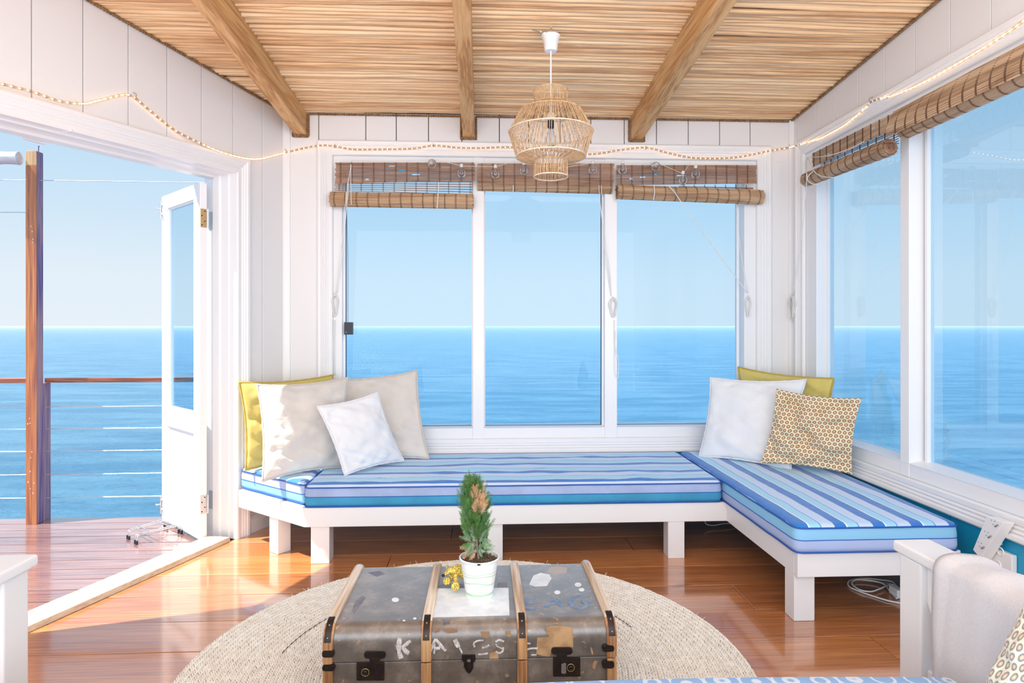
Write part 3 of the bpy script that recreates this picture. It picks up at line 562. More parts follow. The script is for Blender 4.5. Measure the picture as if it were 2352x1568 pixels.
def cushion(label, foot, z0, z1, mtop, rc=.045, loc=None, nb=6, wav=.006, sides=(BAND1, BAND2)):
    foot = [V((*p, 0)) for p in foot]; n = len(foot); out = []
    for i in range(n):                                               # rounded outline
        p, a_, b_ = foot[i], foot[i-1], foot[(i+1) % n]; d1 = (a_-p).normalized(); d2 = (b_-p).normalized()
        for k in range(nb+1):
            t = k/nb; out.append(p+d1*rc*(1-t)**2+d2*rc*t**2)
    dense = []
    for i in range(len(out)):
        p, q_ = out[i], out[(i+1) % len(out)]; m_ = max(1, int((q_-p).length/.05)); dense += [p.lerp(q_, k/m_) for k in range(m_)]
    N = len(dense); ctr = sum(foot, V())/n
    nor = []
    for i in range(N): d_ = (dense[(i+1) % N]-dense[i-1]).normalized(); nor.append(V((d_.y, -d_.x, 0)))
    if nor[0].dot(dense[0]-ctr) < 0: nor = [-x for x in nor]
    L = loc or (ctr+V((0,0,z0))); t = thing('seat_cushion', label, 'cushion', L)
    def ring(ins, z, j=.003): return [dense[i]-nor[i]*(ins+j*noise.noise(dense[i]*9+V((0,0,z*30)))) + V((0,0,z)) for i in range(N)]
    def skin(rs, name, m_):
        q = MB(); q.add([x for r_ in rs for x in r_], [(i*N+k, i*N+(k+1) % N, (i+1)*N+(k+1) % N, (i+1)*N+k) for i in range(len(rs)-1) for k in range(N)]); return q, name, m_
    zm = z0+(z1-z0)*.50
    q, a_, b_ = skin([ring(.03, z0), ring(.004, z0+.006), ring(-.004, z0+.03), ring(-.003, zm)], 'lower_band', sides[0]); q.build(a_, b_, t, smooth='all')
    q, a_, b_ = skin([ring(-.003, zm), ring(-.003, zm+.02), ring(.003, z1-.012)], 'upper_band', sides[1]); q.build(a_, b_, t, smooth='all')
    # top: grid rings shrinking to the centre
    q = MB(); rs = []
    for s_, h in ((None, -.012), (.008, -.002), (.018, .003), (.030, .007)):
        rs.append(ring(.003 if s_ is None else s_, z1+h))
    base = ring(.030, z1+.007)
    cz = V((ctr.x, ctr.y, z1+.013))
    for f_ in (.88, .76, .62, .48, .34, .2, .08):
        rs.append([cz+(p-cz)*f_+V((0,0,wav*noise.noise(V((p.x,p.y,0))*6*f_+V((f_*9,0,0))))) for p in base])
    q.add([x for r_ in rs for x in r_]+[cz], [(i*N+k, i*N+(k+1) % N, (i+1)*N+(k+1) % N, (i+1)*N+k) for i in range(len(rs)-1) for k in range(N)]+[((len(rs)-1)*N+k, (len(rs)-1)*N+(k+1) % N, len(rs)*N) for k in range(N)])
    q.build('striped_top', mtop, t, smooth='all')
    for nm, z_, ins in (('top_piping', z1-.010, -.001), ('middle_piping', zm, -.004), ('bottom_piping', z0+.007, .0)):
        q = MB(); q.tube(ring(ins, z_), .0042 if nm != 'middle_piping' else .002, 6, closed=True); q.build(nm, PIPE, t, smooth='all')
    return t
LT_ = mat('pale_aqua_band', (.26, .56, .82), .8); LL_ = mat('pale_lavender_band', (.42, .53, .82), .8)
cushion('short striped blue seat cushion at the end beside the door', [(-1.585, 4.225), (-1.045, 3.795), (-1.045, 4.60), (-1.41, 4.60)], .335, .462, stripes('blue_stripes_short', 1, .215, .1), sides=(LT_, LL_))
cushion('long striped blue seat cushion under the back window', [(-1.035, 3.738), (1.452, 3.738), (1.452, 4.62), (-1.035, 4.62)], .335, .463, stripes('blue_stripes_long', 1, .215, -.07, .24), wav=.010)
cr_ = cushion('striped blue seat cushion on the bench arm below the side window', [(1.463, 2.872), (2.255, 2.872), (2.325, 4.62), (1.463, 4.62)], .335, .466, stripes('blue_stripes_side', 0, .184, .19), sides=(LL_, LT_))
# ------------------------------------------------------------------ pillows
def pillow(name, label, c4, T, m, mp, uvs=.45, ear=.05, pull=.075, wr=.016, seed=0, n=40, flange=.0065):
    TL, TR, BR, BL = c4; ctr = (TL+TR+BR+BL)/4; t = thing(name, label, 'cushion' if False else 'pillow', V((ctr.x, ctr.y, min(BL.z, BR.z))))
    nrm = ((TR-TL)+(BR-BL)).cross((TL-BL)+(TR-BR)).normalized()
    if nrm.y > 0: nrm = -nrm
    def P(u, v):
        uu = u*(1-pull*(1-v*v)**1.0); vv = v*(1-pull*(1-u*u)**1.0); a_ = (uu+1)/2; b_ = (vv+1)/2
        return (BL*(1-a_)+BR*a_)*(1-b_)+(TL*(1-a_)+TR*a_)*b_
    def thick(u, v, s_):
        e_ = max(0, (1-u*u)*(1-v*v)); h = T/2*e_**.42
        sd_ = V((u*2.2+seed*3.1, v*2.2-seed, s_*2.0))
        w1 = noise.noise(sd_*1.1)*wr*1.6+noise.noise(sd_*2.6)*wr*.5+noise.noise(V((u*3+seed, v*9, s_)))*wr*.6*abs(u)**2
        w2 = -abs(noise.noise(V((u*1.4+v*3.2+seed, v*.8-u*.5, seed*2.0+s_))))*wr*2.0-abs(noise.noise(V((u*2.2-v*2.6, v*1.1+seed, s_*3))))*wr*1.4
        return h+(w1+w2)*min(1, e_*5)
    for s_ in ((1, 'front'), (-1, 'back')): pass
    me = bpy.data.meshes.new('cover'); vs = []; uvl = []; fs = []; off = wloc(t)
    for s_ in (1, -1):
        for i in range(n+1):
            for j in range(n+1):
                u = math.sin((-1+2*i/n)*math.pi/2*.92)/math.sin(math.pi/2*.92); v = math.sin((-1+2*j/n)*math.pi/2*.92)/math.sin(math.pi/2*.92)
                edge = i in (0, n) or j in (0, n)
                vs.append(P(u, v)+nrm*s_*(0 if edge else thick(u, v, s_))-off); uvl.append((u*uvs/2+.7, v*uvs/2+.7))
    K = (n+1)**2
    for s_ in (0, 1):
        for i in range(n):
            for j in range(n): q_ = (s_*K+i*(n+1)+j, s_*K+(i+1)*(n+1)+j, s_*K+(i+1)*(n+1)+j+1, s_*K+i*(n+1)+j+1); fs.append(q_ if s_ else q_[::-1])
    me.from_pydata(vs, [], fs); ul = me.uv_layers.new(name='UVMap')
    for l in me.loops: ul.data[l.index].uv = uvl[l.vertex_index]
    bm = bmesh.new(); bm.from_mesh(me); bmesh.ops.remove_doubles(bm, verts=bm.verts, dist=1e-5); bmesh.ops.recalc_face_normals(bm, faces=bm.faces)
    for f in bm.faces: f.smooth = True
    bm.to_mesh(me); bm.free(); me.materials.append(m); o = bpy.data.objects.new('cover', me); COL.objects.link(o); o.parent = t
    if mp:
        pts = []
        for k in range(4*30):
            s_, a_ = divmod(k, 30); x = -1+2*a_/30; u, v = ((x, -1), (1, x), (-x, 1), (-1, -x))[s_]
            pts.append(P(u*1.012, v*1.012)+nrm*.004*noise.noise(V((k*.4, seed, 0))))
        q = MB(); q.tube(pts, [flange*(1+.18*math.sin(k*2.1)) for k in range(120)], 6, closed=True); q.build('piping', mp, t, smooth='all')
    return t
cz = .478
pillow('scatter_pillow', 'large mustard yellow pillow at the back of the left corner', [oY(550,879,4.20), oY(764,862,4.58), oY(760,1050,4.50), oY(565,1078,4.10)], .15, YELL, YELLP, seed=1)
pillow('scatter_pillow', 'large beige linen pillow leaning before the yellow one, partly sunlit', [oY(592,885,4.04), oY(798,868,4.30), oY(797,1071,4.20), oY(604,1103,3.86)], .16, LINEN, LINENP, seed=2)
pillow('scatter_pillow', 'large beige linen pillow leaning against the back window frame', [oY(762,872,4.55), oY(957,852,4.58), oY(984,1052,4.42), oY(790,1062,4.40)], .15, LINEN, LINENP, seed=3)
pillow('scatter_pillow', 'small white pillow tilted before the two beige ones', [oY(730,934,3.98), oY(866,902,4.22), oY(926,1057,4.28), oY(792,1090,3.94)], .13, WLINEN, WLINENP, seed=4, wr=.011)
pillow('scatter_pillow', 'mustard yellow pillow tucked into the right window corner', [oY(1697,844,4.58), oY(1914,870,4.06), oY(1905,1040,4.05), oY(1700,1030,4.5)], .11, YELL, YELLP, seed=5)
pillow('scatter_pillow', 'large plain white pillow leaning in front of the right yellow one', [oY(1633,868,4.46), oY(1850,873,4.12), oY(1815,1078,3.98), oY(1607,1047,4.42)], .14, WLINEN, WLINENP, seed=6, wr=.011)
pillow('scatter_pillow', 'crumpled cream pillow with brown ringed dots on the side cushion', [oY(1783,892,4.04), oY(1980,914,3.72), oY(1958,1090,3.76), oY(1745,1064,4.02)], .15, DOTS, None, seed=7, wr=.034, pull=.085)
# ------------------------------------------------------------------ bamboo blinds
def slatted(f, a0, a1, z0, z1, out, name, parent, m, gap=.12, step=.0105, hh=.0092, holes=True, z0b=None, z1b=None, bulge=0):
    q = MB(); n = max(1, int((z1-z0)/step)); z0b = z0 if z0b is None else z0b; z1b = z1 if z1b is None else z1b
    for i in range(n):
        t0 = i/n; t1 = t0+hh/(step*n); segs = [(a0+R.uniform(-.006,.004), a1+R.uniform(-.004,.006))]
        if holes and R.random() < .45 and .1 < t0 < .85:
            h = R.uniform(a0+.08, a1-.15); w_ = R.uniform(.02, .075); segs = [(segs[0][0], h), (h+w_, segs[0][1])]
        for s0, s1 in segs:
            def zz(a_, t): k = (a_-a0)/(a1-a0); return (z0+(z1-z0)*t)*(1-k)+(z0b+(z1b-z0b)*t)*k
            ou = out+bulge*math.sin(math.pi*(1-t0)*.62)
            q.hexa([f(s0, ou, zz(s0,t0)), f(s1, ou, zz(s1,t0)), f(s1, ou-.002, zz(s1,t0)), f(s0, ou-.002, zz(s0,t0))], [f(s0, ou, zz(s0,t1)), f(s1, ou, zz(s1,t1)), f(s1, ou-.002, zz(s1,t1)), f(s0, ou-.002, zz(s0,t1))])
    o = q.build(name, m, parent); o['kind'] = 'stuff'; return o
def binding(f, a0, a1, z0, z1, out, parent, name='binding', step=.079, z0b=None, z1b=None, bulge=0):
    q = MB(); a_ = a0+.035; z0b = z0 if z0b is None else z0b; z1b = z1 if z1b is None else z1b
    while a_ < a1-.01:
        k = (a_-a0)/(a1-a0); lo_ = z0*(1-k)+z0b*k; hi = z1*(1-k)+z1b*k; n = int((hi-lo_)/.006)
        for w_ in (-.003, .003):
            q.tube([f(a_+w_+.0016*math.sin(i*3.1), out+.0015+bulge*math.sin(math.pi*(1-i/n)*.62), lo_+(hi-lo_)*i/n) for i in range(n+1)], .0016, 4)
        a_ += step
    q.build(name, STITCH, parent)['kind'] = 'stuff'
def rolled(f, a0, a1, zc0, zc1, out, r, parent, mm=None):
    q = MB(); n = 44
    def pt(a_, an, rr): k = (a_-a0)/(a1-a0); return f(a_, out+rr*math.cos(an), zc0*(1-k)+zc1*k+rr*math.sin(an))
    for i in range(n):
        an = 2*math.pi*i/n; w_ = 2*math.pi/n*.43; rr = r*(1+R.uniform(-.012,.012)); e0, e1 = a0+R.uniform(-.006,.006), a1+R.uniform(-.006,.006)
        q.add([pt(e0,an-w_,rr), pt(e0,an,rr+.0015), pt(e0,an+w_,rr), pt(e1,an-w_,rr), pt(e1,an,rr+.0015), pt(e1,an+w_,rr), pt(e0,an,rr-.003), pt(e1,an,rr-.003)], [(0,1,4,3),(1,2,5,4),(0,6,1),(1,6,2),(3,4,7),(4,5,7)])
    o = q.build('bamboo_roll', mm or ROLLM, parent); o['kind'] = 'stuff'
    q = MB()
    for e_, sg in ((a0, 1), (a1, -1)):
        q.tube([pt(e_+sg*.012, 2*math.pi*k/32, r*.92) for k in range(32)], r*.07, 5, closed=True)
        sp = []
        for k in range(130):
            an = k*.32; rr = r*(.06+.88*k/130); sp.append(pt(e_+sg*.004+R.uniform(0,.003), an, rr))
        q.tube(sp, .0028, 4)
    q.tube([pt(a0+.02, 0, 0), pt(a1-.02, 0, 0)], r*.9, 16)
    q.build('roll_core', SLAT, parent)
    q = MB(); a_ = a0+.035
    while a_ < a1-.01:
        for w_ in (-.003, .003): q.tube([pt(a_+w_+.0015*math.sin(k*2.7), 2*math.pi*k/36, r*1.022) for k in range(36)], .0016, 4, closed=True)
        a_ += .079
    q.build('roll_binding', STITCH, parent)['kind'] = 'stuff'
def cord(pts, parent, r=.0026, name='pull_cord', n=6):
    q = MB(); q.tube(smoothpath(pts, n), r, 6); return q.build(name, CORD, parent, smooth='all')
fB = lambda a_, o_, z: V((a_, YB-o_, z))
def zB(v, y, u=1200): return oY(u, v, y).z
def xB(u, y): return oY(u, 600, y).x
def backblind(label, u0, u1, vt, vb0, vb1, gap, ru0, ru1, rc0, rc1, holes=True, r=.052):
    y = YB-.075; t = thing('bamboo_blind', label, 'blind', (xB((u0+u1)/2, y), y, zB(vt, y)), 'bamboo blinds over the back window')
    x0, x1 = xB(u0, y), xB(u1, y)
    slatted(fB, x0, x1, zB(vb0,y,u0), zB(vt,y,u0), .075, 'slat_panel', t, SLAT, holes=holes, z0b=zB(vb1,y,u1), z1b=zB(vt,y,u1)); binding(fB, x0, x1, zB(vb0,y,u0), zB(vt,y,u0), .075, t, z0b=zB(vb1,y,u1), z1b=zB(vt,y,u1))
    if gap:
        yb = YB-.05; slatted(fB, xB(gap[0],yb), xB(gap[1],yb), zB(gap[3],yb), zB(gap[2],yb), .05, 'open_slats', t, SLAT, holes=False, step=.0125, hh=.0045, z0b=zB(gap[5],yb), z1b=zB(gap[4],yb)); binding(fB, xB(gap[0],yb), xB(gap[1],yb), zB(gap[3],yb), zB(gap[2],yb), .05, t, z0b=zB(gap[5],yb), z1b=zB(gap[4],yb))
    yr = YB-.06; rolled(fB, xB(ru0,yr), xB(ru1,yr), zB(rc0,yr,ru0), zB(rc1,yr,ru1), .055 if gap else .012, r, t)
    return t
b1 = backblind('bamboo blind over the left back pane, its roll sagging below open slats', 771, 1090, 373, 421, 416, (768, 1086, 418, 442, 414, 449), 759, 1087, 457, 463)
b2 = backblind('bamboo blind over the middle back pane behind the woven lamp', 1096, 1409, 375, 427, 427, None, 1097, 1408, 416, 424, False, .058)
b3 = backblind('bamboo blind over the right back pane, its roll tilting down to the right', 1416, 1737, 379, 425, 421, (1560, 1730, 420, 430, 419, 438), 1417, 1751, 440, 453, True)
yc = YB-.13
for x in ((798, 0), (806, 3)): cord([oY(807,370,4.62), oY(803+x[1],400,4.57), oY(x[0],430,yc), oY(x[0]-2+x[1],470,yc-.01)], b1)
cord([oY(795,440,yc), oY(793,475,yc), oY(785,560,4.62), oY(771,672,4.655)], b1); cord([oY(800,440,yc), oY(796,475,yc), oY(789,560,4.62), oY(774,672,4.655)], b1)
cord([oY(1007,418,yc), oY(1006,450,yc-.01), oY(1004,478,yc)], b1, .0035)
cord([oY(1179,425,4.60), oY(1179,441,4.60)], b2, .0035)
for a_, b_ in ((1376, 1388), (1381, 1391)): cord([oY(a_,425,4.60), oY(a_+1,446,4.60), oY(b_,560,4.60), oY(b_+9,620,4.64), oY(1404,680,4.66)], b2)
cord([oY(1502,424,4.53), oY(1504,440,4.52), oY(1501,460,4.53)], b3, .0035)
cord([oY(1534,425,4.53), oY(1550,442,4.52), oY(1564,463,4.54), oY(1640,570,4.60), oY(1693,640,4.64), oY(1715,672,4.655)], b3, .0032)
cord([oY(1691,470,4.60), oY(1703,590,4.64), oY(1718,672,4.655)], b3)
# hanging hanks of cord
def hank(label, p, w_, h, ax, parentless=True, seed=0, dep=V((0,-1,0))):
    t = thing('cord_hank', label, 'cord', p+V((0,0,h/2)), 'hanks of white blind cord'); rr = random.Random(seed)
    for k in range(7):
        pts = []; ww = w_/2*rr.uniform(.45, 1); hh = h/2*rr.uniform(.82, 1); ph = rr.uniform(-.3,.3); d0 = rr.uniform(.004, .018)
        for i in range(28):
            an = 2*math.pi*i/28; pts.append(p+ax*(ww*math.cos(an)*(1+.25*math.sin(3*an+ph)))+V((0,0,hh*math.sin(an)))+dep*(d0+.004*math.sin(2*an+k)))
        q = MB(); q.tube(pts, .0026, 6, closed=True); q.build('loop', CORD, t, smooth='all')
    q = MB(); q.tube([p+ax*(w_*.30*math.cos(a_))+V((0,0,h*.36+.004*math.sin(a_*2)))+dep*(.012+.012*math.sin(a_)) for a_ in [2*math.pi*i/16 for i in range(16)]], .0028, 6, closed=True); q.build('wrap', CORD, t, smooth='all')
X_ = V((1,0,0))
hank('white cord hank on the left frame of the back window', oY(770,700,4.675), .052, .175, X_, seed=1)
hank('white cord hank on the mullion between middle and right back panes', oY(1408,705,4.667), .058, .15, X_, seed=2)
hank('white cord hank on the right frame of the back window', oY(1717,703,4.675), .046, .165, X_, seed=3)
hank('white cord hank looped over hooks at the corner of the side window', oX(1823,705,2.326), .10, .20, V((0,1,0)), seed=4, dep=V((-1,0,0)))
q = MB(); q.tube(smoothpath([oY(770,735,4.67), oY(769,800,4.672), oY(770,862,4.672)], 5), .0022, 6); q.tube(smoothpath([oY(766,735,4.67), oY(765,800,4.672), oY(767,862,4.672)], 5), .0022, 6)
tag(q.build('cord_tail', CORD, smooth='all'), 'white cord tails hanging below the leftmost cord hank', 'cord')
q = MB(); q.tube(smoothpath([oY(1411,735,4.66), oY(1412,790,4.655), oY(1421,830,4.65), oY(1419,868,4.65), oY(1412,845,4.65), oY(1413,760,4.66)], 6), .0022, 6)
tag(q.build('cord_tail', CORD, smooth='all'), 'thin cord loop dangling from the hank on the back window mullion', 'cord')
# black box on wire
bc = oY(801, 754, 4.66); bb = thing('hanging_box', 'small black box hanging on a thin wire at the left pane', 'box', bc+V((0,0,.045)))
q = MB(); q.box(bc.x-.032, bc.x+.032, bc.y-.01, bc.y+.01, bc.z-.045, bc.z+.045); q.build('case', BLACKP, bb, bevel=.003)
q = MB(); q.tube(smoothpath([bc+V((0,0,.045)), bc+V((-.006,0,.08)), oY(799,600,4.67), oY(796,476,4.66)], 6), .0018, 6); q.build('wire', mat('blue_wire', (.02, .12, .35), .5), bb, smooth='all')
q = MB(); q.box(bc.x-.02, bc.x-.012, bc.y-.0112, bc.y-.0098, bc.z-.03, bc.z-.024); q.build('reflection_mark', mat('blue_reflection', (.1,.4,.7), .5), bb)  # blue reflection on the case, drawn in as a coloured patch
# side window blinds
fX = lambda a_, o_, z: V((XR-o_, a_, z))
def side_zy(u, v, x): p = oX(u, v, x); return p.y, p.z
yA, zA = side_zy(1866, 352, 2.27); yBn, zBn = side_zy(2050, 260, 2.27); _, zl = side_zy(1842, 396, 2.27); _, zr_ = side_zy(2044, 300, 2.27)
t = thing('bamboo_blind', 'bamboo blind at the corner end of the side window, roll end facing the room', 'blind', (2.27, 4.0, zA))
slatted(fX, yBn, yA, zr_, zBn, .08, 'slat_panel', t, ROLLY, z0b=zl, z1b=zA, holes=True); binding(fX, yBn, yA, zr_, zBn, .08, t, z0b=zl, z1b=zA)
y1, z1_ = side_zy(1852, 413, 2.24); y0, z0_ = side_zy(2044, 338, 2.24)
slatted(fX, y0, y1-.1, z0_+.02, zr_+.02, .062, 'open_slats', t, SLAT, holes=False, step=.0125, hh=.0045, z0b=z1_+.03, z1b=zl+.02); binding(fX, y0, y1-.1, z0_+.02, zr_+.02, .062, t, z0b=z1_+.03, z1b=zl+.02)
rolled(fX, y0, y1, z0_, z1_, .11, .046, t, ROLLY)
hk = oX(1855, 361, 2.30)
cord([hk, oX(1848,375,2.22), oX(1832,405,2.19), oX(1830,432,2.19)], t); cord([hk, oX(1852,390,2.16), oX(1853,415,2.15), oX(1846,500,2.25), oX(1832,600,2.30), oX(1822,672,2.31)], t)
cord([hk, oX(1868,390,2.17), oX(1885,404,2.16), oX(1915,408,2.17)], t); cord([hk, oX(1900,358,2.20), oX(1950,342,2.21), oX(1985,325,2.22)], t); cord([oX(1868,392,2.18), oX(1854,410,2.15), oX(1866,422,2.16), oX(1880,424,2.18)], t)
yL, zL1 = side_zy(2050, 256, 2.25); _, zL0 = side_zy(2046, 318, 2.25)
t = thing('bamboo_blind', 'bamboo blind over the near pane of the side window, hanging flap over its roll', 'blind', (2.25, 2.6, zL1))
slatted(fX, 1.35, yL, zL0+.005, zL1+.008, .09, 'slat_panel', t, ROLLY, z0b=zL0, z1b=zL1, holes=False, bulge=.045); binding(fX, 1.35, yL, zL0+.005, zL1+.008, .09, t, z0b=zL0, z1b=zL1, bulge=.045)
rolled(fX, 1.35, yL-.04, zL0+.028, zL0+.026, .06, .044, t, ROLLY)
q = MB(); q.hexa([fX(1.35,.086,zL1-.006), fX(yL,.086,zL1-.006), fX(yL,0,zL1-.006), fX(1.35,0,zL1-.006)], [fX(1.35,.086,zL1+.012), fX(yL,.086,zL1+.012), fX(yL,0,zL1+.012), fX(1.35,0,zL1+.012)]); q.build('head_batten', WHITE2, t)
# ------------------------------------------------------------------ rope light
pl = [oW(u, v, .014) for u, v in ((-70,178),(0,197),(60,212),(125,234),(178,240),(230,230),(280,218),(306,222),(340,250),(400,298),(450,330),(500,351),(556,365),(600,364),(645,353))]
pl = [p+WN*(.035 if p.z < 2.51 and (C0-p).dot(WD) > .37 else 0) for p in pl]
pb = [oY(u, v, 4.664 if u < 736 else 4.642) for u, v in ((662,349),(700,340),(737,334),(770,336),(810,343),(870,343),(950,341),(996,334),(1050,339),(1100,340),(1172,338),(1265,345),(1355,354),(1420,345),(1482,339),(1530,350),(1580,361),(1640,364),(1700,360),(1760,348),(1805,340))]
pr_ = [oX(u, v, 2.322) for u, v in ((1822,336),(1860,325),(1888,316),(1942,286),(1983,252),(2007,231),(2058,217),(2126,187),(2194,149),(2255,112),(2313,75),(2352,47),(2420,0))]
rp_ = smoothpath(pl+pb+pr_, 8)
t = thing('rope_light', 'warm white rope light looped on hooks along the walls below the ceiling', 'light', rp_[len(rp_)//2])
q = MB(); q.tube(rp_, .0058, 7); q.build('clear_tube', TUBEG, t, smooth='all')
q = MB(); L = 0; nxt = 0; cnt = 0
for i in range(1, len(rp_)):
    sg_ = (rp_[i]-rp_[i-1]).length
    while nxt < L+sg_: p = rp_[i-1].lerp(rp_[i], (nxt-L)/sg_); q.ball(p, .0043, 6, 4); nxt += .036
    L += sg_
o = q.build('led_beads', LED, t, smooth='all'); o['kind'] = 'stuff'
def hook(p, nrm, parent=None, r=.012):
    q = MB(); s_ = V((0,0,1)); q.tube([p]+[p+nrm*(.012+r*math.sin(a_))+s_*(-.004-r+r*math.cos(a_)) for a_ in (0,.6,1.2,1.8,2.4,3.0,3.7,4.4)], .0016, 6); return q
HK = mat('brass_hook', (.35, .24, .14), .4, metal=.7)
for lb, p, nn in (('on the wall above the door', oW(306,216,.002), WN), ('in the left back corner', oW(652,345,.002), WN), ('on the trim over the left back pane', oY(770,334,4.655), V((0,-1,0))), ('on the trim left of the woven lamp', oY(996,332,4.655), V((0,-1,0))), ('on the trim right of the woven lamp', oY(1482,338,4.655), V((0,-1,0))), ('in the right back corner', oX(1820,332,2.345), V((-1,0,0))), ('on the trim above the side window', oX(2005,226,2.325), V((-1,0,0)))):
    tag(hook(p+V((0,0,.008)), nn).build('cup_hook', HK, smooth='all'), 'small brass cup hook '+lb, 'hook', 'cup hooks holding the rope light')
# ------------------------------------------------------------------ bulb garland
bulbs = [(992,374,'just right of the left blind top, tipped up',1), (1060,396,'second from the left',0), (1138,398,'third from the left',0), (1203,390,'just left of the woven lamp',0), (1284,402,'mostly behind the woven lamp',0), (1362,388,'just right of the woven lamp',0), (1430,388,'at the left end of the right blind',0), (1506,380,'tipped up over the right blind',1), (1569,412,'hanging lowest, over the right blind',0), (1598,398,'rightmost, on its own thread',0)]
GY = 4.525
gw = [(807,368),(900,370),(992,366),(1006,368),(1060,381),(1138,383),(1182,370),(1203,376),(1284,386),(1362,374),(1379,371),(1430,374),(1497,373),(1520,378),(1569,399),(1590,366),(1597,366),(1598,382)]
tag(MB().tube([oY(u, v, GY) for u, v in gw], .0016, 6).build('garland_wire', mat('clear_cable', (.75,.70,.64), .4), smooth=True), 'thin clear wire of the bulb garland in front of the bamboo blinds', 'wire')
CAPM = mat('frosted_socket', (.78, .76, .73), .4)
bproto = None
for u, v, lb, tip in bulbs:
    c_ = oY(u, v+2, GY); t = bpy.data.objects.new('garland_bulb', None); COL.objects.link(t); t.location = c_; tag(t, 'clear glass garland bulb '+lb, 'bulb', 'clear glass bulbs of the garland'); t.empty_display_size = .05
    if bproto is None:
        q = MB(); q.lathe([(.0, -.036), (.012, -.034), (.024, -.026), (.033, -.012), (.0345, 0), (.031, .014), (.022, .027), (.014, .036), (.011, .044)], (0,0,0), 16, cap=False)
        g_ = q.build('glass', BULBG, None, smooth='all'); q = MB(); q.lathe([(.011, .043), (.0125, .045), (.012, .062), (.009, .068), (.002, .070)], (0,0,0), 12); s_ = q.build('socket', CAPM, None, smooth=True)
        q = MB(); q.tube([(-.004,0,.042), (-.005,0,.012), (-.010,0,.002), (0,.004,-.004), (.010,0,.002), (.005,0,.012), (.004,0,.042)], .0012, 5); f_ = q.build('filament', CAPM, None); bproto = [g_, s_, f_]
        for x in bproto: x.parent = t
    else:
        for x in bproto: y_ = x.copy(); COL.objects.link(y_); y_.parent = t
    if tip: t.rotation_euler = (math.radians(-62), 0, .3)
# ------------------------------------------------------------------ woven pendant lamp
LX, LY = .380, 3.45
lamp = thing('pendant_lamp', 'woven jute pendant lamp hanging from the reed ceiling', 'lamp', (LX, LY, 3.03))
q = MB(); q.lathe([(.0, 2.905), (.031, 2.905), (.036, 2.912), (.038, 2.935), (.043, 2.965), (.052, 2.985), (.053, 2.989), (.048, 2.990), (.0, 2.988)], (LX, LY, 0), 28, cap=False); q.build('ceiling_cup', PLASTIC, lamp, smooth=True)
q = MB(); q.tube([(LX, LY, 2.905), (LX, LY, 2.56)], .0045, 8); q.tube([(LX, LY, 2.988), (LX+.004, LY, 3.01), (LX, LY, 3.04)], .003, 6); q.build('cord', PLASTIC, lamp, smooth=True)
q = MB(); q.ball((LX-.035, LY, 3.004), (.022, .014, .012)); q.box(LX-.012, LX+.012, LY-.012, LY+.01, 2.985, 3.012); q.tube(smoothpath([(LX-.10, LY+.02, 3.03), (LX-.06, LY, 3.012), (LX-.03, LY, 3.003)], 4), .003, 6); q.tube([(LX,LY,3.0),(LX+.002,LY,3.035)], .006, 8); q.build('ceiling_bracket', STEEL, lamp, smooth=True)
rings = [(.0925, 2.690), (.0925, 2.615), (.170, 2.575), (.232, 2.463), (.190, 2.327), (.093, 2.305), (.093, 2.218)]
for i, (r_, z) in enumerate(rings):
    q = MB(); q.tube([(LX+r_*math.cos(2*math.pi*k/64), LY+r_*math.sin(2*math.pi*k/64), z) for k in range(64)], .0038, 7, closed=True); q.build('wire_ring', JUTEW if i in (3,4,6) else JUTE, lamp, smooth='all')
q = MB()
for i in range(len(rings)-1):
    (r0, z0), (r1, z1) = rings[i], rings[i+1]; n = (84, 112, 146, 140, 120, 80)[i]; tw = .02
    for k in range(n):
        a0 = 2*math.pi*(k+R.uniform(-.22,.22))/n; a1 = a0+tw*R.choice((-1,1))*1.5; rr = R.uniform(.0014, .0021)
        q.tube([(LX+r0*math.cos(a0), LY+r0*math.sin(a0), z0), (LX+r1*math.cos(a1), LY+r1*math.sin(a1), z1)], rr, 4, cap=False)
o = q.build('jute_strings', JUTE, lamp, smooth='all'); o['kind'] = 'stuff'
q = MB()
for k in range(3):
    a0 = 2*math.pi*k/3+.4; q.tube([(LX+.092*math.cos(a0), LY+.092*math.sin(a0), 2.615), (LX+.02*math.cos(a0), LY+.02*math.sin(a0), 2.545)], .002, 5)
q.lathe([(.0, 2.565), (.022, 2.563), (.026, 2.545), (.026, 2.53), (.022, 2.525), (0, 2.525)], (LX, LY, 0), 16, cap=False); q.build('spider', JUTEW, lamp, smooth=True)
q = MB(); q.lathe([(0, 2.526), (.018, 2.524), (.018, 2.487), (.014, 2.483), (0, 2.483)], (LX, LY, 0), 16, cap=False); q.build('lamp_socket', BLACKP, lamp, smooth=True)
q = MB(); q.lathe([(.012, 2.484), (.014, 2.47), (.022, 2.448), (.030, 2.425), (.031, 2.41), (.024, 2.388), (.010, 2.378), (0, 2.377)], (LX, LY, 0), 18, cap=False); q.build('bulb', BULBG, lamp, smooth='all')
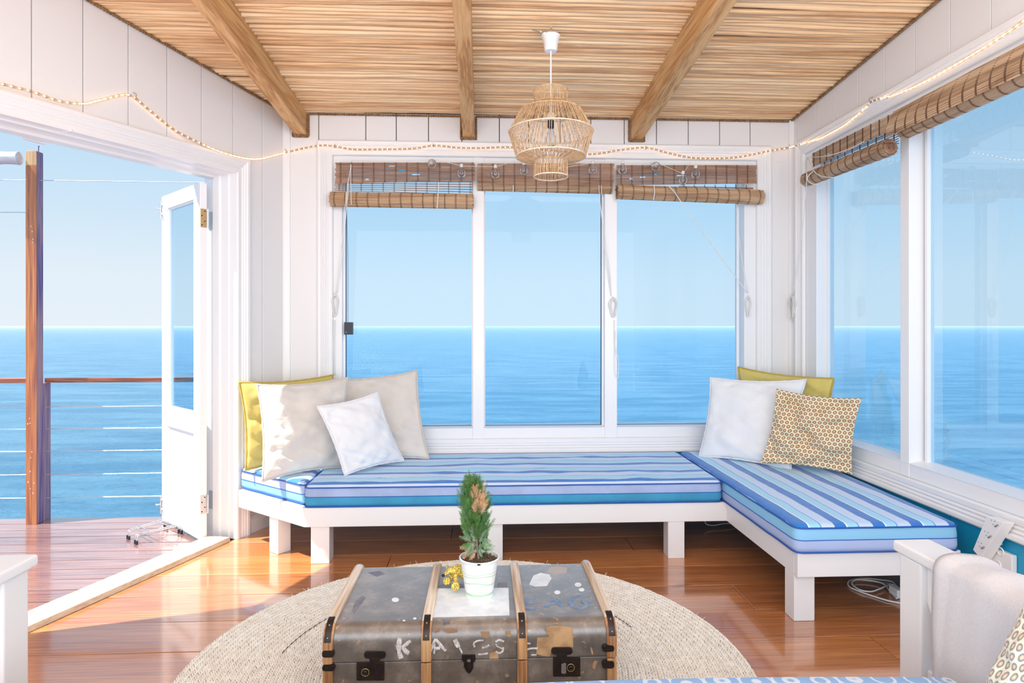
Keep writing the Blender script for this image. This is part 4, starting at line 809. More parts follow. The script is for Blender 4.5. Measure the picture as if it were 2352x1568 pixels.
# PART3 ------------------------------------------------------------ round braided rug
RC = V((-.053, 2.608, 0)); RR = 1.155
rug = thing('round_rug', 'large round pale woven sisal rug under the trunk', 'rug', RC)
q = MB(); q.lathe([(.0, .0), (RR-.01, .0), (RR-.004, .003), (RR-.01, .006), (0, .006)], (RC.x, RC.y, 0), 96, cap=False); q.build('backing', SISALD, rug)
q = MB(); r_ = RR-.006; ring_i = 0
lob = [(0,0,1)]; LR = 5
def lobe(q, c, d_, up, ln, wd_, ht):
    s_ = d_.cross(up); vs = []
    for t, f_ in ((-1, .15), (-.55, .85), (0, 1), (.55, .85), (1, .15)):
        for k in range(5):
            an = math.pi*(k/4); vs.append(c+d_*(ln*t)+s_*(wd_*f_*math.cos(an))+up*(ht*f_*math.sin(an)))
    q.add(vs, [(i*5+k, i*5+k+1, (i+1)*5+k+1, (i+1)*5+k) for i in range(4) for k in range(4)])
U = V((0,0,1))
while r_ > .12:
    n = int(2*math.pi*r_/.0165); sg = 1 if ring_i % 2 else -1
    for k in range(n):
        an = 2*math.pi*(k+.5*(ring_i % 2)+R.uniform(-.1,.1))/n; p = RC+V((r_*math.cos(an), r_*math.sin(an), .005+R.uniform(-.001,.0015)))
        if p.y < 1.9: continue
        td = V((-math.sin(an), math.cos(an), 0)); rd = V((math.cos(an), math.sin(an), 0)); d_ = (td+rd*sg*.42+U*R.uniform(-.12,.12)).normalized()
        lobe(q, p, d_, U, .0150*R.uniform(.85,1.15), .0043, .0068)
    r_ -= .0118; ring_i += 1
o = q.build('braid', SISAL, rug, smooth='all'); o['kind'] = 'stuff'
q = MB()
for rr, a0, a1 in ((.79, .35, 1.0), (.80, 2.2, 3.0)): q.tube([RC+V((rr*math.cos(a0+(a1-a0)*k/90), rr*math.sin(a0+(a1-a0)*k/90), .0125+.001*math.sin(k*1.9))) for k in range(91)], [.0014+.0008*math.sin(k*1.3) for k in range(91)], 5)
q.build('dark_thread', mat('dark_thread', (.07, .07, .09), .9), rug)
q = MB()
for k in range(26):
    an = R.uniform(.3, 2.7); p = RC+V((RR*math.cos(an), RR*math.sin(an), .008)); q.tube([p, p+V((math.cos(an)*.012+R.uniform(-.01,.01), math.sin(an)*.012, .006+R.random()*.01))], .0009, 4)
o = q.build('frayed_fibres', SISAL, rug); o['kind'] = 'stuff'
# ------------------------------------------------------------------ trunk
TX0, TX1, TYF, TYB, TZ = -.524, .455, 2.155, 2.735, .38
ZB0 = .0125
trunk = thing('travel_trunk', 'old canvas travel trunk with wooden battens and iron locks used as a coffee table', 'trunk', ((TX0+TX1)/2, 2.44, ZB0))
def canvas():
    m, t, b = newmat('worn_trunk_canvas'); N = t.nodes.new; tc = N('ShaderNodeTexCoord')
    n1 = N('ShaderNodeTexNoise'); n1.inputs['Scale'].default_value = 11; n1.inputs['Detail'].default_value = 8; n1.inputs['Roughness'].default_value = .7; lk(t, tc.outputs['Object'], n1.inputs['Vector'])
    r = N('ShaderNodeValToRGB'); el = r.color_ramp.elements; el[0].position = .32; el[0].color = (.07, .05, .038, 1); el[1].position = .70; el[1].color = (.32, .255, .21, 1); k = el.new(.5); k.color = (.145, .11, .082, 1); lk(t, n1.outputs[0], r.inputs[0])
    n2 = N('ShaderNodeTexNoise'); n2.inputs['Scale'].default_value = 34; n2.inputs['Detail'].default_value = 4; lk(t, tc.outputs['Object'], n2.inputs['Vector'])
    r2 = N('ShaderNodeValToRGB'); r2.color_ramp.elements[0].position = .66; r2.color_ramp.elements[1].position = .70; lk(t, n2.outputs[0], r2.inputs[0])
    mx = N('ShaderNodeMix'); mx.data_type = 'RGBA'; lk(t, r2.outputs[0], mx.inputs[0]); lk(t, r.outputs[0], mx.inputs[6]); mx.inputs[7].default_value = (.42, .24, .12, 1)
    w1 = N('ShaderNodeTexWave'); w1.inputs['Scale'].default_value = 190; w1.inputs['Distortion'].default_value = 1.5; w1.bands_direction = 'X'; lk(t, tc.outputs['Object'], w1.inputs['Vector'])
    m2 = N('ShaderNodeMix'); m2.data_type = 'RGBA'; m2.blend_type = 'MULTIPLY'; m2.inputs[0].default_value = .35; lk(t, mx.outputs[2], m2.inputs[6]); lk(t, w1.outputs[0], m2.inputs[7]); lk(t, m2.outputs[2], b.inputs['Base Color'])
    b.inputs['Roughness'].default_value = .42; b.inputs['Specular IOR Level'].default_value = .8; b.inputs['Coat Weight'].default_value = .6; b.inputs['Coat Roughness'].default_value = .38; b.inputs['Coat IOR'].default_value = 1.9; b.inputs['Sheen Weight'].default_value = .4
    bp = N('ShaderNodeBump'); bp.inputs['Strength'].default_value = .3; bp.inputs['Distance'].default_value = .002; lk(t, n2.outputs[0], bp.inputs['Height']); lk(t, bp.outputs[0], b.inputs['Normal']); return m
CANV = canvas()
def tprof(off, r=.055, a=(0, 1)):                                     # lid outline from front seam over the top to the back seam
    pts = [(TYF-off, .266)]
    for k in range(9): an = math.pi*(1-k/16); pts.append((TYF+r+(r+off)*math.cos(an), TZ-r+(r+off)*math.sin(an)))
    for k in range(9): an = math.pi*(.5-k/16); pts.append((TYB-r+(r+off)*math.cos(an), TZ-r+(r+off)*math.sin(an)))
    pts.append((TYB+off, .266)); return pts
q = MB(); q.prism([V((TX0, y, z)) for y, z in tprof(0)], (TX1-TX0, 0, 0)); q.build('lid', CANV, trunk, smooth=True)
q = MB(); q.box(TX0+.001, TX1-.001, TYF+.001, TYB-.001, ZB0, .2625); q.build('base', CANV, trunk, bevel=.004)
TIMB = wood('batten_wood', (.62, .36, .17), (.50, .26, .11), (.28, .12, .05), 2, .4, .2, knots=False, objvar=.1)
TIMT = wood('pale_batten_wood', (.80, .70, .58), (.70, .56, .42), (.45, .30, .18), 1, .5, 0, knots=False, objvar=.05)  # paler wood for the top run of the battens
def sweep(xc, w_, prof_in, prof_out, name, m_, par=trunk):
    q = MB(); n = len(prof_in); vs = []
    for (yi, zi), (yo, zo) in zip(prof_in, prof_out):
        ym, zm = yi*.35+yo*.65, zi*.35+zo*.65
        vs += [(xc-w_/2, yi, zi), (xc-w_/2, ym, zm), (xc-w_*.28, yo, zo), (xc+w_*.28, yo, zo), (xc+w_/2, ym, zm), (xc+w_/2, yi, zi)]
    q.add(vs, [(i*6+k, i*6+k+1, (i+1)*6+k+1, (i+1)*6+k) for i in range(n-1) for k in range(5)]+[tuple(range(6)), tuple((n-1)*6+k for k in range(6))]); return q.build(name, m_, par, smooth=True)
pi_, po_ = tprof(0), tprof(.013)
for xc in (-.516, -.187, .139, .447):
    top = sweep(xc, .034, pi_[7:-7], po_[7:-7], 'top_batten', TIMT); top['label'] = 'pale wooden batten across the lid'
    sweep(xc, .034, pi_[:8], po_[:8], 'lid_batten', TIMB); sweep(xc, .034, pi_[-8:], po_[-8:], 'lid_batten', TIMB)
    for y0, y1 in ((TYF-.012, TYF+.0005), (TYB-.0005, TYB+.012)): bx(xc-.017, xc+.017, y0, y1, ZB0+.002, .260, 'base_batten', TIMB, trunk, .003)
    c_ = sweep(xc, .022, tprof(.0125)[2:10], tprof(.0155)[2:10], 'batten_cap', DARKM); 
    for k in (3, 6, 9): y, z = tprof(.0155)[k]; q = MB(); q.ball((xc, y, z), (.0028,)*3, 8, 5); q.build('nail_head', STEEL, c_)
    bk = sweep(xc, .020, tprof(.0125)[-10:-7], tprof(.0155)[-10:-7], 'batten_cap', STEEL)
def front(u, v, o_=0): return oY(u, v, TYF-o_)
def topp(u, v, o_=0): return oZ(u, v, TZ+o_)
def poly(pts, name, m_, d_, par=trunk, bevel=0): q = MB(); q.prism(pts, d_); return q.build(name, m_, par, bevel=bevel)
def Z2(x, y): return (730+x/6.533, 1380+y/6.533)
def Z3(x, y): return (1070+x/6.533, 1380+y/6.533)
def Z6(x, y): return (700+x/3.027, 1050+y/3.027)
def stroke(q, pts, w_, nrm, th=.0008, jit=.15):
    lift = nrm*(.00025*(len(q.f)//25)); pts = [p+lift for p in pts]
    pts = smoothpath(pts, 4) if len(pts) > 2 else [pts[0].lerp(pts[-1], k/6) for k in range(7)]; L_, R_ = [], []; n = len(pts)
    for i, p in enumerate(pts):
        t_ = (pts[min(i+1,n-1)]-pts[max(i-1,0)]).normalized(); s_ = t_.cross(nrm).normalized(); ww = w_/2*(1+R.uniform(-jit,jit)); L_.append(p+s_*ww); R_.append(p-s_*ww*(1+R.uniform(-jit,jit)))
    vs = L_+R_+[x+nrm*th for x in L_]+[x+nrm*th for x in R_]; fs = []
    for i in range(n-1): fs += [(2*n+i, 2*n+i+1, 3*n+i+1, 3*n+i), (i, n+i, n+i+1, i+1), (i, i+1, 2*n+i+1, 2*n+i), (n+i, 3*n+i, 3*n+i+1, n+i+1)]
    fs += [(0, 2*n, 3*n, n), (n-1, 2*n-1, 4*n-1, 3*n-1)]; q.add(vs, fs)
WP = mat('chalky_white_paint', (.72, .68, .66), .7, noise_=(.42, .36, .32), vscale=70)
PXF = 2.17/1450
def flet(name, lab, strokes):
    q = MB()
    for pts, w_ in strokes: stroke(q, [front(*p, .0004) for p in pts], w_/6.533*PXF, V((0,-1,0)))
    o = q.build(name, WP, trunk); o['label'] = lab
flet('painted_letter', 'white brushed letter K', [([Z2(1230,545), Z2(1215,700), Z2(1248,860)], 68), ([Z2(1392,595), Z2(1330,640), Z2(1265,700)], 50), ([Z2(1270,690), Z2(1320,750), Z2(1370,780)], 62)])
flet('painted_letter', 'white brushed letter A', [([Z2(1768,565), Z2(1725,660), Z2(1690,750)], 38), ([Z2(1750,600), Z2(1755,700), Z2(1745,790)], 26), ([Z2(1770,568), Z2(1845,660), Z2(1920,745)], 44), ([Z2(1740,715), Z2(1835,700)], 40)])
flet('painted_letter', 'faded white brush stroke of a lost letter', [([Z2(2055,575), Z2(2085,640), Z2(2115,690)], 66), ([Z2(2120,690), Z2(2150,740), Z2(2165,785)], 24)])
flet('painted_letter', 'faded white brushed letter S, first of two', [([Z3(262,588), Z3(170,596), Z3(118,636), Z3(135,688)], 24), ([Z3(350,655), Z3(300,685), Z3(245,698)], 26), ([Z3(185,795), Z3(240,795), Z3(332,780)], 24)])
flet('painted_letter', 'faded white brushed letter S, second of two', [([Z3(445,612), Z3(500,582), Z3(572,606)], 30), ([Z3(450,640), Z3(475,680), Z3(550,712)], 16), ([Z3(560,690), Z3(550,750), Z3(500,778), Z3(450,752)], 28)])
flet('painted_letter', 'faded white brushed letter E', [([Z3(858,650), Z3(862,745)], 18), ([Z3(885,632), Z3(972,634)], 24), ([Z3(880,732), Z3(980,708), Z3(1080,706)], 28), ([Z3(978,805), Z3(1062,803)], 22)])
BP = mat('faded_blue_paint', (.13, .22, .36), .6, noise_=(.24, .30, .38), vscale=50)
q = MB()
def tl(name, lab, strokes):
    q = MB()
    for pts in strokes: stroke(q, [topp(*Z6(*p), .0004) for p in pts], .0165, V((0,0,1)))
    o = q.build(name, BP, trunk); o['label'] = lab
tl('painted_letter', 'faded blue letter E on the lid', [[(1605,984), (1550,982), (1530,1012), (1545,1046), (1605,1048)], [(1532,1014), (1592,1010)]])
tl('painted_letter', 'faded blue letter A on the lid', [[(1675,1044), (1700,1010), (1728,976)], [(1730,976), (1760,1008), (1792,1040)], [(1700,1016), (1765,1014)]])
tl('painted_letter', 'faded blue letter G on the lid', [[(1975,972), (1905,964), (1850,990), (1862,1034), (1915,1048), (1958,1036), (1958,1006)], [(1925,1006), (1996,1000)]])
PAPER = mat('white_paper', (.80, .83, .85), .5, noise_=(.66, .70, .74), vscale=18); BRP = mat('torn_brown_paper', (.52, .31, .15), .7, noise_=(.34, .19, .09), vscale=22); STAIN = mat('dark_stain', (.14, .15, .21), .45, noise_=(.24, .21, .20), vscale=20)
poly([topp(u, v, .0002) for u, v in (Z6(897,912), Z6(1416,908), Z6(1424,1098), Z6(862,1113))], 'white_paper_patch', PAPER, (0,0,.0008))
poly([topp(*Z6(x,y), .0002) for x, y in ((1560,884),(1590,822),(1640,803),(1702,815),(1716,842),(1684,893),(1600,898))], 'white_luggage_label', PAPER, (0,0,.0008))
for x, y, r_ in ((1900,885,24), (1925,920,20), (1756,938,22), (630,990,26), (690,1135,10), (765,1120,12)): poly([topp(*Z6(x+r_*math.cos(a_), y+r_*.6*math.sin(a_)), .0002) for a_ in [2*math.pi*k/12 for k in range(12)]], 'paint_spot', PAPER if r_ > 9 else WP, (0,0,.0006))
for pl_ in (((905,900),(960,880),(1100,878),(1105,905),(900,910)), ((1340,872),(1405,868),(1412,900),(1335,905)), ((330,1060),(350,1000),(400,960),(425,975),(380,1040),(340,1090)), ((960,1130),(1010,1128),(1005,1145),(965,1150)), ((440,800),(520,790),(560,810),(500,830))): poly([topp(*Z6(*p), .0001) for p in pl_], 'dark_stain', STAIN, (0,0,.0004))
poly([topp(*Z6(x,y), .0001) for x, y in ((1690,800),(1700,765),(1760,755),(1825,768),(1820,800),(1760,812))], 'torn_patch', mat('scuffed_patch', (.46,.41,.38), .6), (0,0,.0004))
for pl_ in (((1070,548),(1250,530),(1238,500),(1215,500),(1190,400),(1270,375),(1400,370),(1500,380),(1600,400),(1612,690),(1300,690),(1262,832),(1150,820),(1058,790)), ((222,458),(350,455),(360,500),(320,550),(250,545)), ((352,790),(420,755),(480,775),(492,862),(352,866)), ((600,450),(668,440),(670,540),(600,520)), ((1868,700),(1885,690),(1915,780),(1898,805),(1880,770)), ((1905,930),(1940,885),(1982,905),(1950,960),(1935,1022),(1898,1005)), ((1310,330),(1400,320),(1380,335))): poly([front(*Z3(*p), .0001) for p in pl_], 'torn_brown_paper', BRP, (0,-.0005,0))
for pl_ in (((1725,400),(1820,405),(1815,440),(1760,470),(1730,450)), ((1880,420),(1990,415),(2095,420),(2085,465),(1960,475),(1900,450))): poly([front(*Z2(*p), .0001) for p in pl_], 'scuff', mat('raw_board_scuff', (.30,.16,.09), .8), (0,-.0004,0))
def plate(pu, name='lock_plate', th=.004, m_=DARKM, base=0, par=None, bev=.001): return poly([front(u, v, base) for u, v in pu], name, m_, (0,-th,0), par or trunk, bev)
def rrect(u0, v0, u1, v1, r_, n=4): 
    out = []
    for cx, cy, a_ in ((u1-r_, v0+r_, -90), (u1-r_, v1-r_, 0), (u0+r_, v1-r_, 90), (u0+r_, v0+r_, 180)):
        for k in range(n+1): an = math.radians(a_+90*k/n); out.append((cx+r_*math.cos(an), cy+r_*math.sin(an)))
    return out
def ringf(par, u, v, r_, m_=BRASS):
    c_ = front(u, v, .004); q = MB(); q.tube([c_+V((r_*math.cos(a_), 0, r_*math.sin(a_))) for a_ in [2*math.pi*k/24 for k in range(24)]], .0014, 6, closed=True); q.build('keyhole_ring', m_, par, smooth='all')
    q = MB(); q.lathe([(0,-.0), (r_*.72,-.0), (r_*.7,-.005), (r_*.4,-.007), (r_*.2,-.004), (0,-.004)], (c_.x, c_.y, c_.z), 18, axis='Y', cap=False); q.build('key_barrel', DARKM, par, smooth=True)
def lock(u0, v0, u1, v1, h0, ringc, lab, strap=None):
    o = plate(rrect(u0, v0, u1, v1, 1.5)); o['label'] = lab
    for a_, b_ in ((u0+5,v0+5),(u1-5,v0+5),(u0+5,v1-5),(u1-5,v1-5)): q = MB(); q.ball(front(a_,b_,.004), (.0028,.0015,.0028), 8, 5); q.build('rivet', DARKM, o)
    h = plate(rrect(*h0, 7.5, 5), 'hasp', .006); 
    cx = (h0[0]+h0[2])/2; nk = plate([(cx-14, h0[3]-1), (cx+13, h0[3]-1), (cx+10, v0-1), (cx+14, v0+1), (cx+4, v0+3), (cx+4, v0+14), (cx-3, v0+14), (cx-4, v0+3), (cx-16, v0+1), (cx-11, v0-1)], 'hasp_tongue', .0065, par=h, base=.002)
    for s_ in (h0[0]+8, h0[2]-8): q = MB(); q.ball(front(s_, (h0[1]+h0[3])/2, .006), (.003,.0015,.003), 8, 5); q.build('rivet', DARKM, h)
    ringf(o, *ringc, .0125); s2 = plate(rrect(cx+1, v0+16, cx+4.5, v0+28, 1.2), 'bolt_slot', .0045, BLACKP, par=o)
    if strap: plate(rrect(*strap, 3), 'polished_tongue', .004, STEEL, .0045, o)
lock(819.5, 1519, 883, 1561, (837, 1494, 886.5, 1510), (839, 1544), 'square iron lock plate at the left of the front')
lock(1270.5, 1508, 1332.5, 1552, (1266, 1485, 1314.5, 1501), (1311, 1533), 'square iron lock plate at the right of the front', (1289, 1521, 1300, 1545))
o = plate([(1061,1502), (1092,1502), (1092,1515), (1087,1520), (1087,1532), (1082,1541), (1077,1545), (1072,1541), (1066,1530), (1066,1520), (1061,1515)], 'centre_latch', .005); plate(rrect(1071, 1508, 1083, 1538, 3), 'latch_bar', .004, base=.005, par=o); plate(rrect(1073, 1514, 1081, 1519, 1), 'latch_ridge', .003, STEEL, .009, o)
for u0, u1, v0, v1 in ((742, 769, 1489, 1505), (742, 771, 1522, 1536), (1382, 1409, 1477, 1492), (1382, 1409, 1513, 1530)):
    c_ = plate(rrect(u0, v0, u1, v1, 6), 'corner_clasp', .014)
    q = MB(); q.ball(front(u1-7 if u0 < 900 else u0+7, (v0+v1)/2, .014), (.003,.002,.003), 8, 5); q.build('rivet', DARKM, c_)
# ------------------------------------------------------------------ potted conifer
PC = oZ(1101, 1366, TZ+.001); PH = .148
pot = thing('potted_conifer', 'small conifer in a white paper cup pot with green wavy lines on the trunk', 'plant', PC)
def potmat():
    m, t, b = newmat('cup_paper'); N = t.nodes.new; tc = N('ShaderNodeTexCoord'); sp = N('ShaderNodeSeparateXYZ'); lk(t, tc.outputs['Object'], sp.inputs[0])
    def M(op, a, bb=None, c=None):
        x = N('ShaderNodeMath'); x.operation = op
        for i, q_ in enumerate((a, bb, c)):
            if q_ is None: continue
            if isinstance(q_, (int, float)): x.inputs[i].default_value = q_
            else: lk(t, q_, x.inputs[i])
        return x.outputs[0]
    X, Z = sp.outputs[0], sp.outputs[2]; tot = None
    for z0, amp, fr, ph, w_ in ((.098, .0025, 55, .3, .0012), (.088, .003, 50, 1.0, .0018), (.060, .006, 48, 2.1, .0024), (.018, .0, 40, 0, .0052)):
        wave = M('MULTIPLY', M('SINE', M('MULTIPLY_ADD', X, fr, ph)), amp); dd = M('ABSOLUTE', M('SUBTRACT', M('SUBTRACT', Z, wave), z0)); h = M('LESS_THAN', dd, w_); tot = h if tot is None else M('MAXIMUM', tot, h)
    mx = N('ShaderNodeMix'); mx.data_type = 'RGBA'; lk(t, tot, mx.inputs[0]); mx.inputs[6].default_value = (.84, .84, .82, 1); mx.inputs[7].default_value = (.46, .66, .45, 1); lk(t, mx.outputs[2], b.inputs['Base Color']); b.inputs['Roughness'].default_value = .35; return m
q = MB(); q.lathe([(.0, .004), (.046, .004), (.047, 0), (.0505, 0), (.0512, .004), (.0715, .138), (.0745, .139), (.0765, .142), (.0765, .146), (.0735, .148), (.071, .146), (.0695, .12), (0, .118)], (PC.x, PC.y, PC.z), 40, cap=False); q.build('cup', potmat(), pot, smooth=True)
HG = mat('green_print', (.46,.66,.45), .4)
def onc(a_, z): r_ = .0512+(.0715-.0512)*(z-.004)/.134+.0003; return PC+V((r_*math.sin(a_), -r_*math.cos(a_), z))
q = MB(); hp = [(0,.0165),(.09,.026),(.13,.032),(.12,.037),(.06,.039),(0,.035),(-.06,.039),(-.12,.037),(-.13,.032),(-.09,.026)]
q.tube([onc(a_+.02, z) for a_, z in hp], .0007, 4, closed=True); 
for k in range(3): q.tube([onc(-.06+.05*k, .030), onc(-.02+.05*k, .034), onc(.02+.04*k, .030)], .0005, 4)
q.build('leaf_heart_mark', HG, pot)
q = MB(); q.hexa([onc(-.10,.1405)+V((0,-.0052,0)), onc(.06,.1405)+V((0,-.0052,0)), onc(.06,.1405), onc(-.10,.1405)], [onc(-.10,.146)+V((0,-.0046,0)), onc(.06,.146)+V((0,-.0046,0)), onc(.06,.146), onc(-.10,.146)]); q.build('rim_mark', BLACKP, pot)
SOIL = mat('potting_soil', (.20, .13, .085), .95, noise_=(.07, .045, .03), vscale=120, bump=.6, bscale=150)
q = MB(); q.lathe([(0, .137), (.03, .136), (.06, .134), (.0695, .130), (.069, .12)], (PC.x, PC.y, PC.z), 28, cap=False)
for k in range(260):
    a_, r_ = R.uniform(0, 6.28), .067*math.sqrt(R.random()); q.ball(PC+V((r_*math.cos(a_), r_*math.sin(a_), .135+R.random()*.004)), (R.uniform(.002,.006), R.uniform(.0015,.004), R.uniform(.001,.003)), 5, 3, Matrix.Rotation(R.random()*6.3, 3, 'Z'))
o = q.build('soil', SOIL, pot, smooth='all'); o['kind'] = 'stuff'
STEM = mat('bark_stem', (.26, .19, .13), .9); st0 = PC+V((-.002, 0, .134))
q = MB(); sp_ = smoothpath([st0, st0+V((-.006,0,.04)), st0+V((-.010,0,.12)), st0+V((-.018,0,.22)), st0+V((-.026,0,.30))], 6); q.tube(sp_, [.004*(1-.8*i/len(sp_))+.0006 for i in range(len(sp_))], 7)
GREEN = mat('conifer_green', (.13, .27, .06), .6, noise_=(.03, .10, .03), vscale=22); GREEN2 = mat('conifer_grey_green', (.30, .42, .25), .6, noise_=(.10, .20, .09), vscale=30); TAN = mat('dry_conifer', (.74, .46, .26), .8, noise_=(.55, .30, .15), vscale=40)
qs = {'g': MB(), 'h': MB(), 't': MB()}
def spray(qq, p, d_, L_, nrm):
    s_ = d_.cross(nrm).normalized(); nrm = s_.cross(d_).normalized(); nL = 8
    def blade(a_, b_, w_):
        t_ = (b_-a_).normalized(); x = t_.cross(nrm).normalized()*w_; m_ = a_.lerp(b_, .4); qq.add([a_-x*.6, m_-x, b_, m_+x, a_+x*.6], [(0,1,2,3,4)])
    blade(p, p+d_*L_, .0010)
    for k in range(nL):
        t_ = .15+.82*k/nL; c_ = p+d_*L_*t_; ll = L_*.36*(1-t_*.75)*R.uniform(.8,1.15)
        for sg in (-1, 1):
            dd = (d_*1.0+s_*sg*.8+nrm*R.uniform(-.3,.3)).normalized(); blade(c_, c_+dd*ll, .00075)
            for e_ in (.4, .7): c2 = c_+dd*ll*e_; blade(c2, c2+(dd+dd.cross(nrm)*R.choice((-.7,.7))).normalized()*ll*.36, .0006)
for k in range(620):
    h = R.random()**.85; z = .030+.270*h; c_ = st0+V((-.003-.070*z, 0, z))
    wid = .072*((.50+1.7*h) if h < .3 else (1 if h < .75 else 1-.80*(h-.75)/.25)); a_ = R.uniform(0, 2*math.pi); rr = wid*R.uniform(.1,.62)
    out = V((math.cos(a_), math.sin(a_), 0)); p = c_+out*rr+V((0,0,R.uniform(-.012,.006))); up_ = R.uniform(.8,1.9) if h > .18 else R.uniform(-1.0,.4)
    d_ = (out*R.uniform(.5,1.0)+V((0,0,up_))+V((R.uniform(-.3,.3),R.uniform(-.3,.3),0))).normalized(); L_ = R.uniform(.030,.058)*(1 if h < .85 else .8)
    tan = (out.y < -.1 and -.002 < p.x-c_.x < .034 and .55 < h < .87) or (h < .1 and out.x < -.2 and out.y < .3)
    spray(qs['t' if tan else ('h' if h < .28 and R.random() < .6 else 'g')], p, d_, L_, V((R.uniform(-1,1), -1.2, R.uniform(-.5,.5))).normalized())
for k in range(60):
    h = R.random(); c_ = sp_[2].lerp(sp_[-1], h); a_ = R.uniform(0, 6.28); e_ = V((math.cos(a_), math.sin(a_), 1.1)).normalized(); q.tube([c_, c_+e_*.03], .0009, 4)
q.build('stem', STEM, pot, smooth='all')
for k_, nm, m_, lb in (('g', 'foliage', GREEN, None), ('h', 'lower_foliage', GREEN2, 'paler grey green lower sprays'), ('t', 'dry_foliage', TAN, 'dried tan sprays')):
    o = qs[k_].build(nm, m_, pot); o['kind'] = 'stuff'
    if lb: o['label'] = lb
# ------------------------------------------------------------------ spotted figurine
def spotmat():
    m, t, b = newmat('spotted_yellow'); N = t.nodes.new; tc = N('ShaderNodeTexCoord'); vo = N('ShaderNodeTexVoronoi'); vo.inputs['Scale'].default_value = 190; vo.inputs['Randomness'].default_value = .45; lk(t, tc.outputs['Object'], vo.inputs['Vector'])
    r = N('ShaderNodeValToRGB'); r.color_ramp.interpolation = 'CONSTANT'; r.color_ramp.elements[0].color = (.05, .02, .01, 1); r.color_ramp.elements[1].position = .36; r.color_ramp.elements[1].color = (.80, .58, .10, 1); lk(t, vo.outputs['Distance'], r.inputs[0]); lk(t, r.outputs[0], b.inputs['Base Color']); b.inputs['Roughness'].default_value = .3; return m
SPOT = spotmat(); fy = 2.46; fg = thing('animal_figurine', 'small yellow black-spotted wooden animal figurine beside the plant pot', 'figurine', V((oY(1035,1340,fy).x, fy, TZ+.001)))
G = lambda u, v, y=fy: oY(u, v, y)
q = MB(); bp_ = smoothpath([G(1072,1318,fy+.02), G(1056,1309,fy+.012), G(1044,1308), G(1033,1310,fy-.006), G(1025,1316,fy-.010), G(1019,1321,fy-.014)], 5); q.tube(bp_, [.0225,.0225,.0225,.0225,.022,.022,.0215,.021,.020,.019,.018,.0165,.015,.0135,.012,.011,.0105,.0095,.0085,.0075,.0065,.006,.0055,.005,.0045,.004][:len(bp_)], 14); q.build('body', SPOT, fg, smooth='all')
q = MB(); q.ball(G(1018,1321,fy-.016), (.0075,.006,.006), 10, 7); q.build('muzzle', DARKM, fg, smooth='all')
for u in (1025, 1029): q = MB(); q.tube([G(u,1306,fy-.004), G(u+.5,1299,fy-.004)], [.0022,.0014], 6); q.ball(G(u+.5,1298.5,fy-.004), .0022, 6, 5); q.build('horn', SPOT, fg, smooth='all')
FZ = TZ+.001
for (u, v, y, r_), tp in (((1046, 1346, fy-.045, .0165), G(1046,1318,fy)), ((1027, 1334, fy-.012, .0145), G(1038,1318,fy+.005))):
    c_ = G(u, v, y); c_.z = max(c_.z, FZ+r_*.92); n_ = V((-.15 if u > 1040 else -.5, -1, .15)).normalized(); M_ = n_.to_track_quat('Z', 'Y').to_matrix(); q = MB()
    b0 = len(q.v)
    for rr_, h_ in ((0, .006), (r_*.9, .006), (r_, .003), (r_, -.002), (r_*.8, -.006), (r_*.55, -.016), (r_*.5, -.03)):
        for k in range(18): a_ = 2*math.pi*k/18; p = M_ @ V((rr_*math.cos(a_), rr_*math.sin(a_), h_)); q.v.append(tuple(c_+p))
    q.f += [(b0+i*18+k, b0+i*18+(k+1) % 18, b0+(i+1)*18+(k+1) % 18, b0+(i+1)*18+k) for i in range(6) for k in range(18)]
    q.tube([c_-n_*.026, tp], [r_*.5, .011], 12); q.build('leg', SPOT, fg, smooth=True)
# ------------------------------------------------------------------ sofa in the foreground
sf = thing('wooden_sofa', 'white painted wooden sofa whose two armrests frame the foreground', 'sofa', (0, 1.6, 0))
for sg, xa, xb, xp0, xp1 in ((1, 1.424, 1.556, 1.430, 1.503), (-1, -1.585, -1.437, -1.524, -1.450)):
    bx(xa, xb, .75, 2.125, .622, .66, 'armrest', WHITE, sf, .011, seg=3)
    bx(xp0, xp1, 1.99, 2.096, .0, .6215, 'post', WHITE, sf, .006); bx(xp0, xp1, .78, .88, .0, .6215, 'post', WHITE, sf, .006)
    q = MB(); x0, x1 = (xp0+.02, xp1-.018); pp = [(1.9895,.6215), (1.9895,.50), (1.97,.465), (1.93,.452), (.885,.452), (.885,.6215)]
    q.prism([(x0, a_, b_) for a_, b_ in pp], (x1-x0,0,0)); q.build('side_panel', WHITE, sf, bevel=.003)
    bx(xp0+.02, xp1-.02, .885, 1.9895, .16, .28, 'side_rail', WHITE, sf, .003)
bx(-1.448, 1.428, 1.60, 1.64, .16, .31, 'seat_rail', WHITE, sf, .003); bx(-1.448, 1.428, .80, .84, .16, .31, 'seat_rail', WHITE, sf, .003)
for k in range(9): bx(-1.40+k*.315, -1.31+k*.315, .845, 1.598, .285, .3095, 'seat_slat', WHITE, sf, .002)
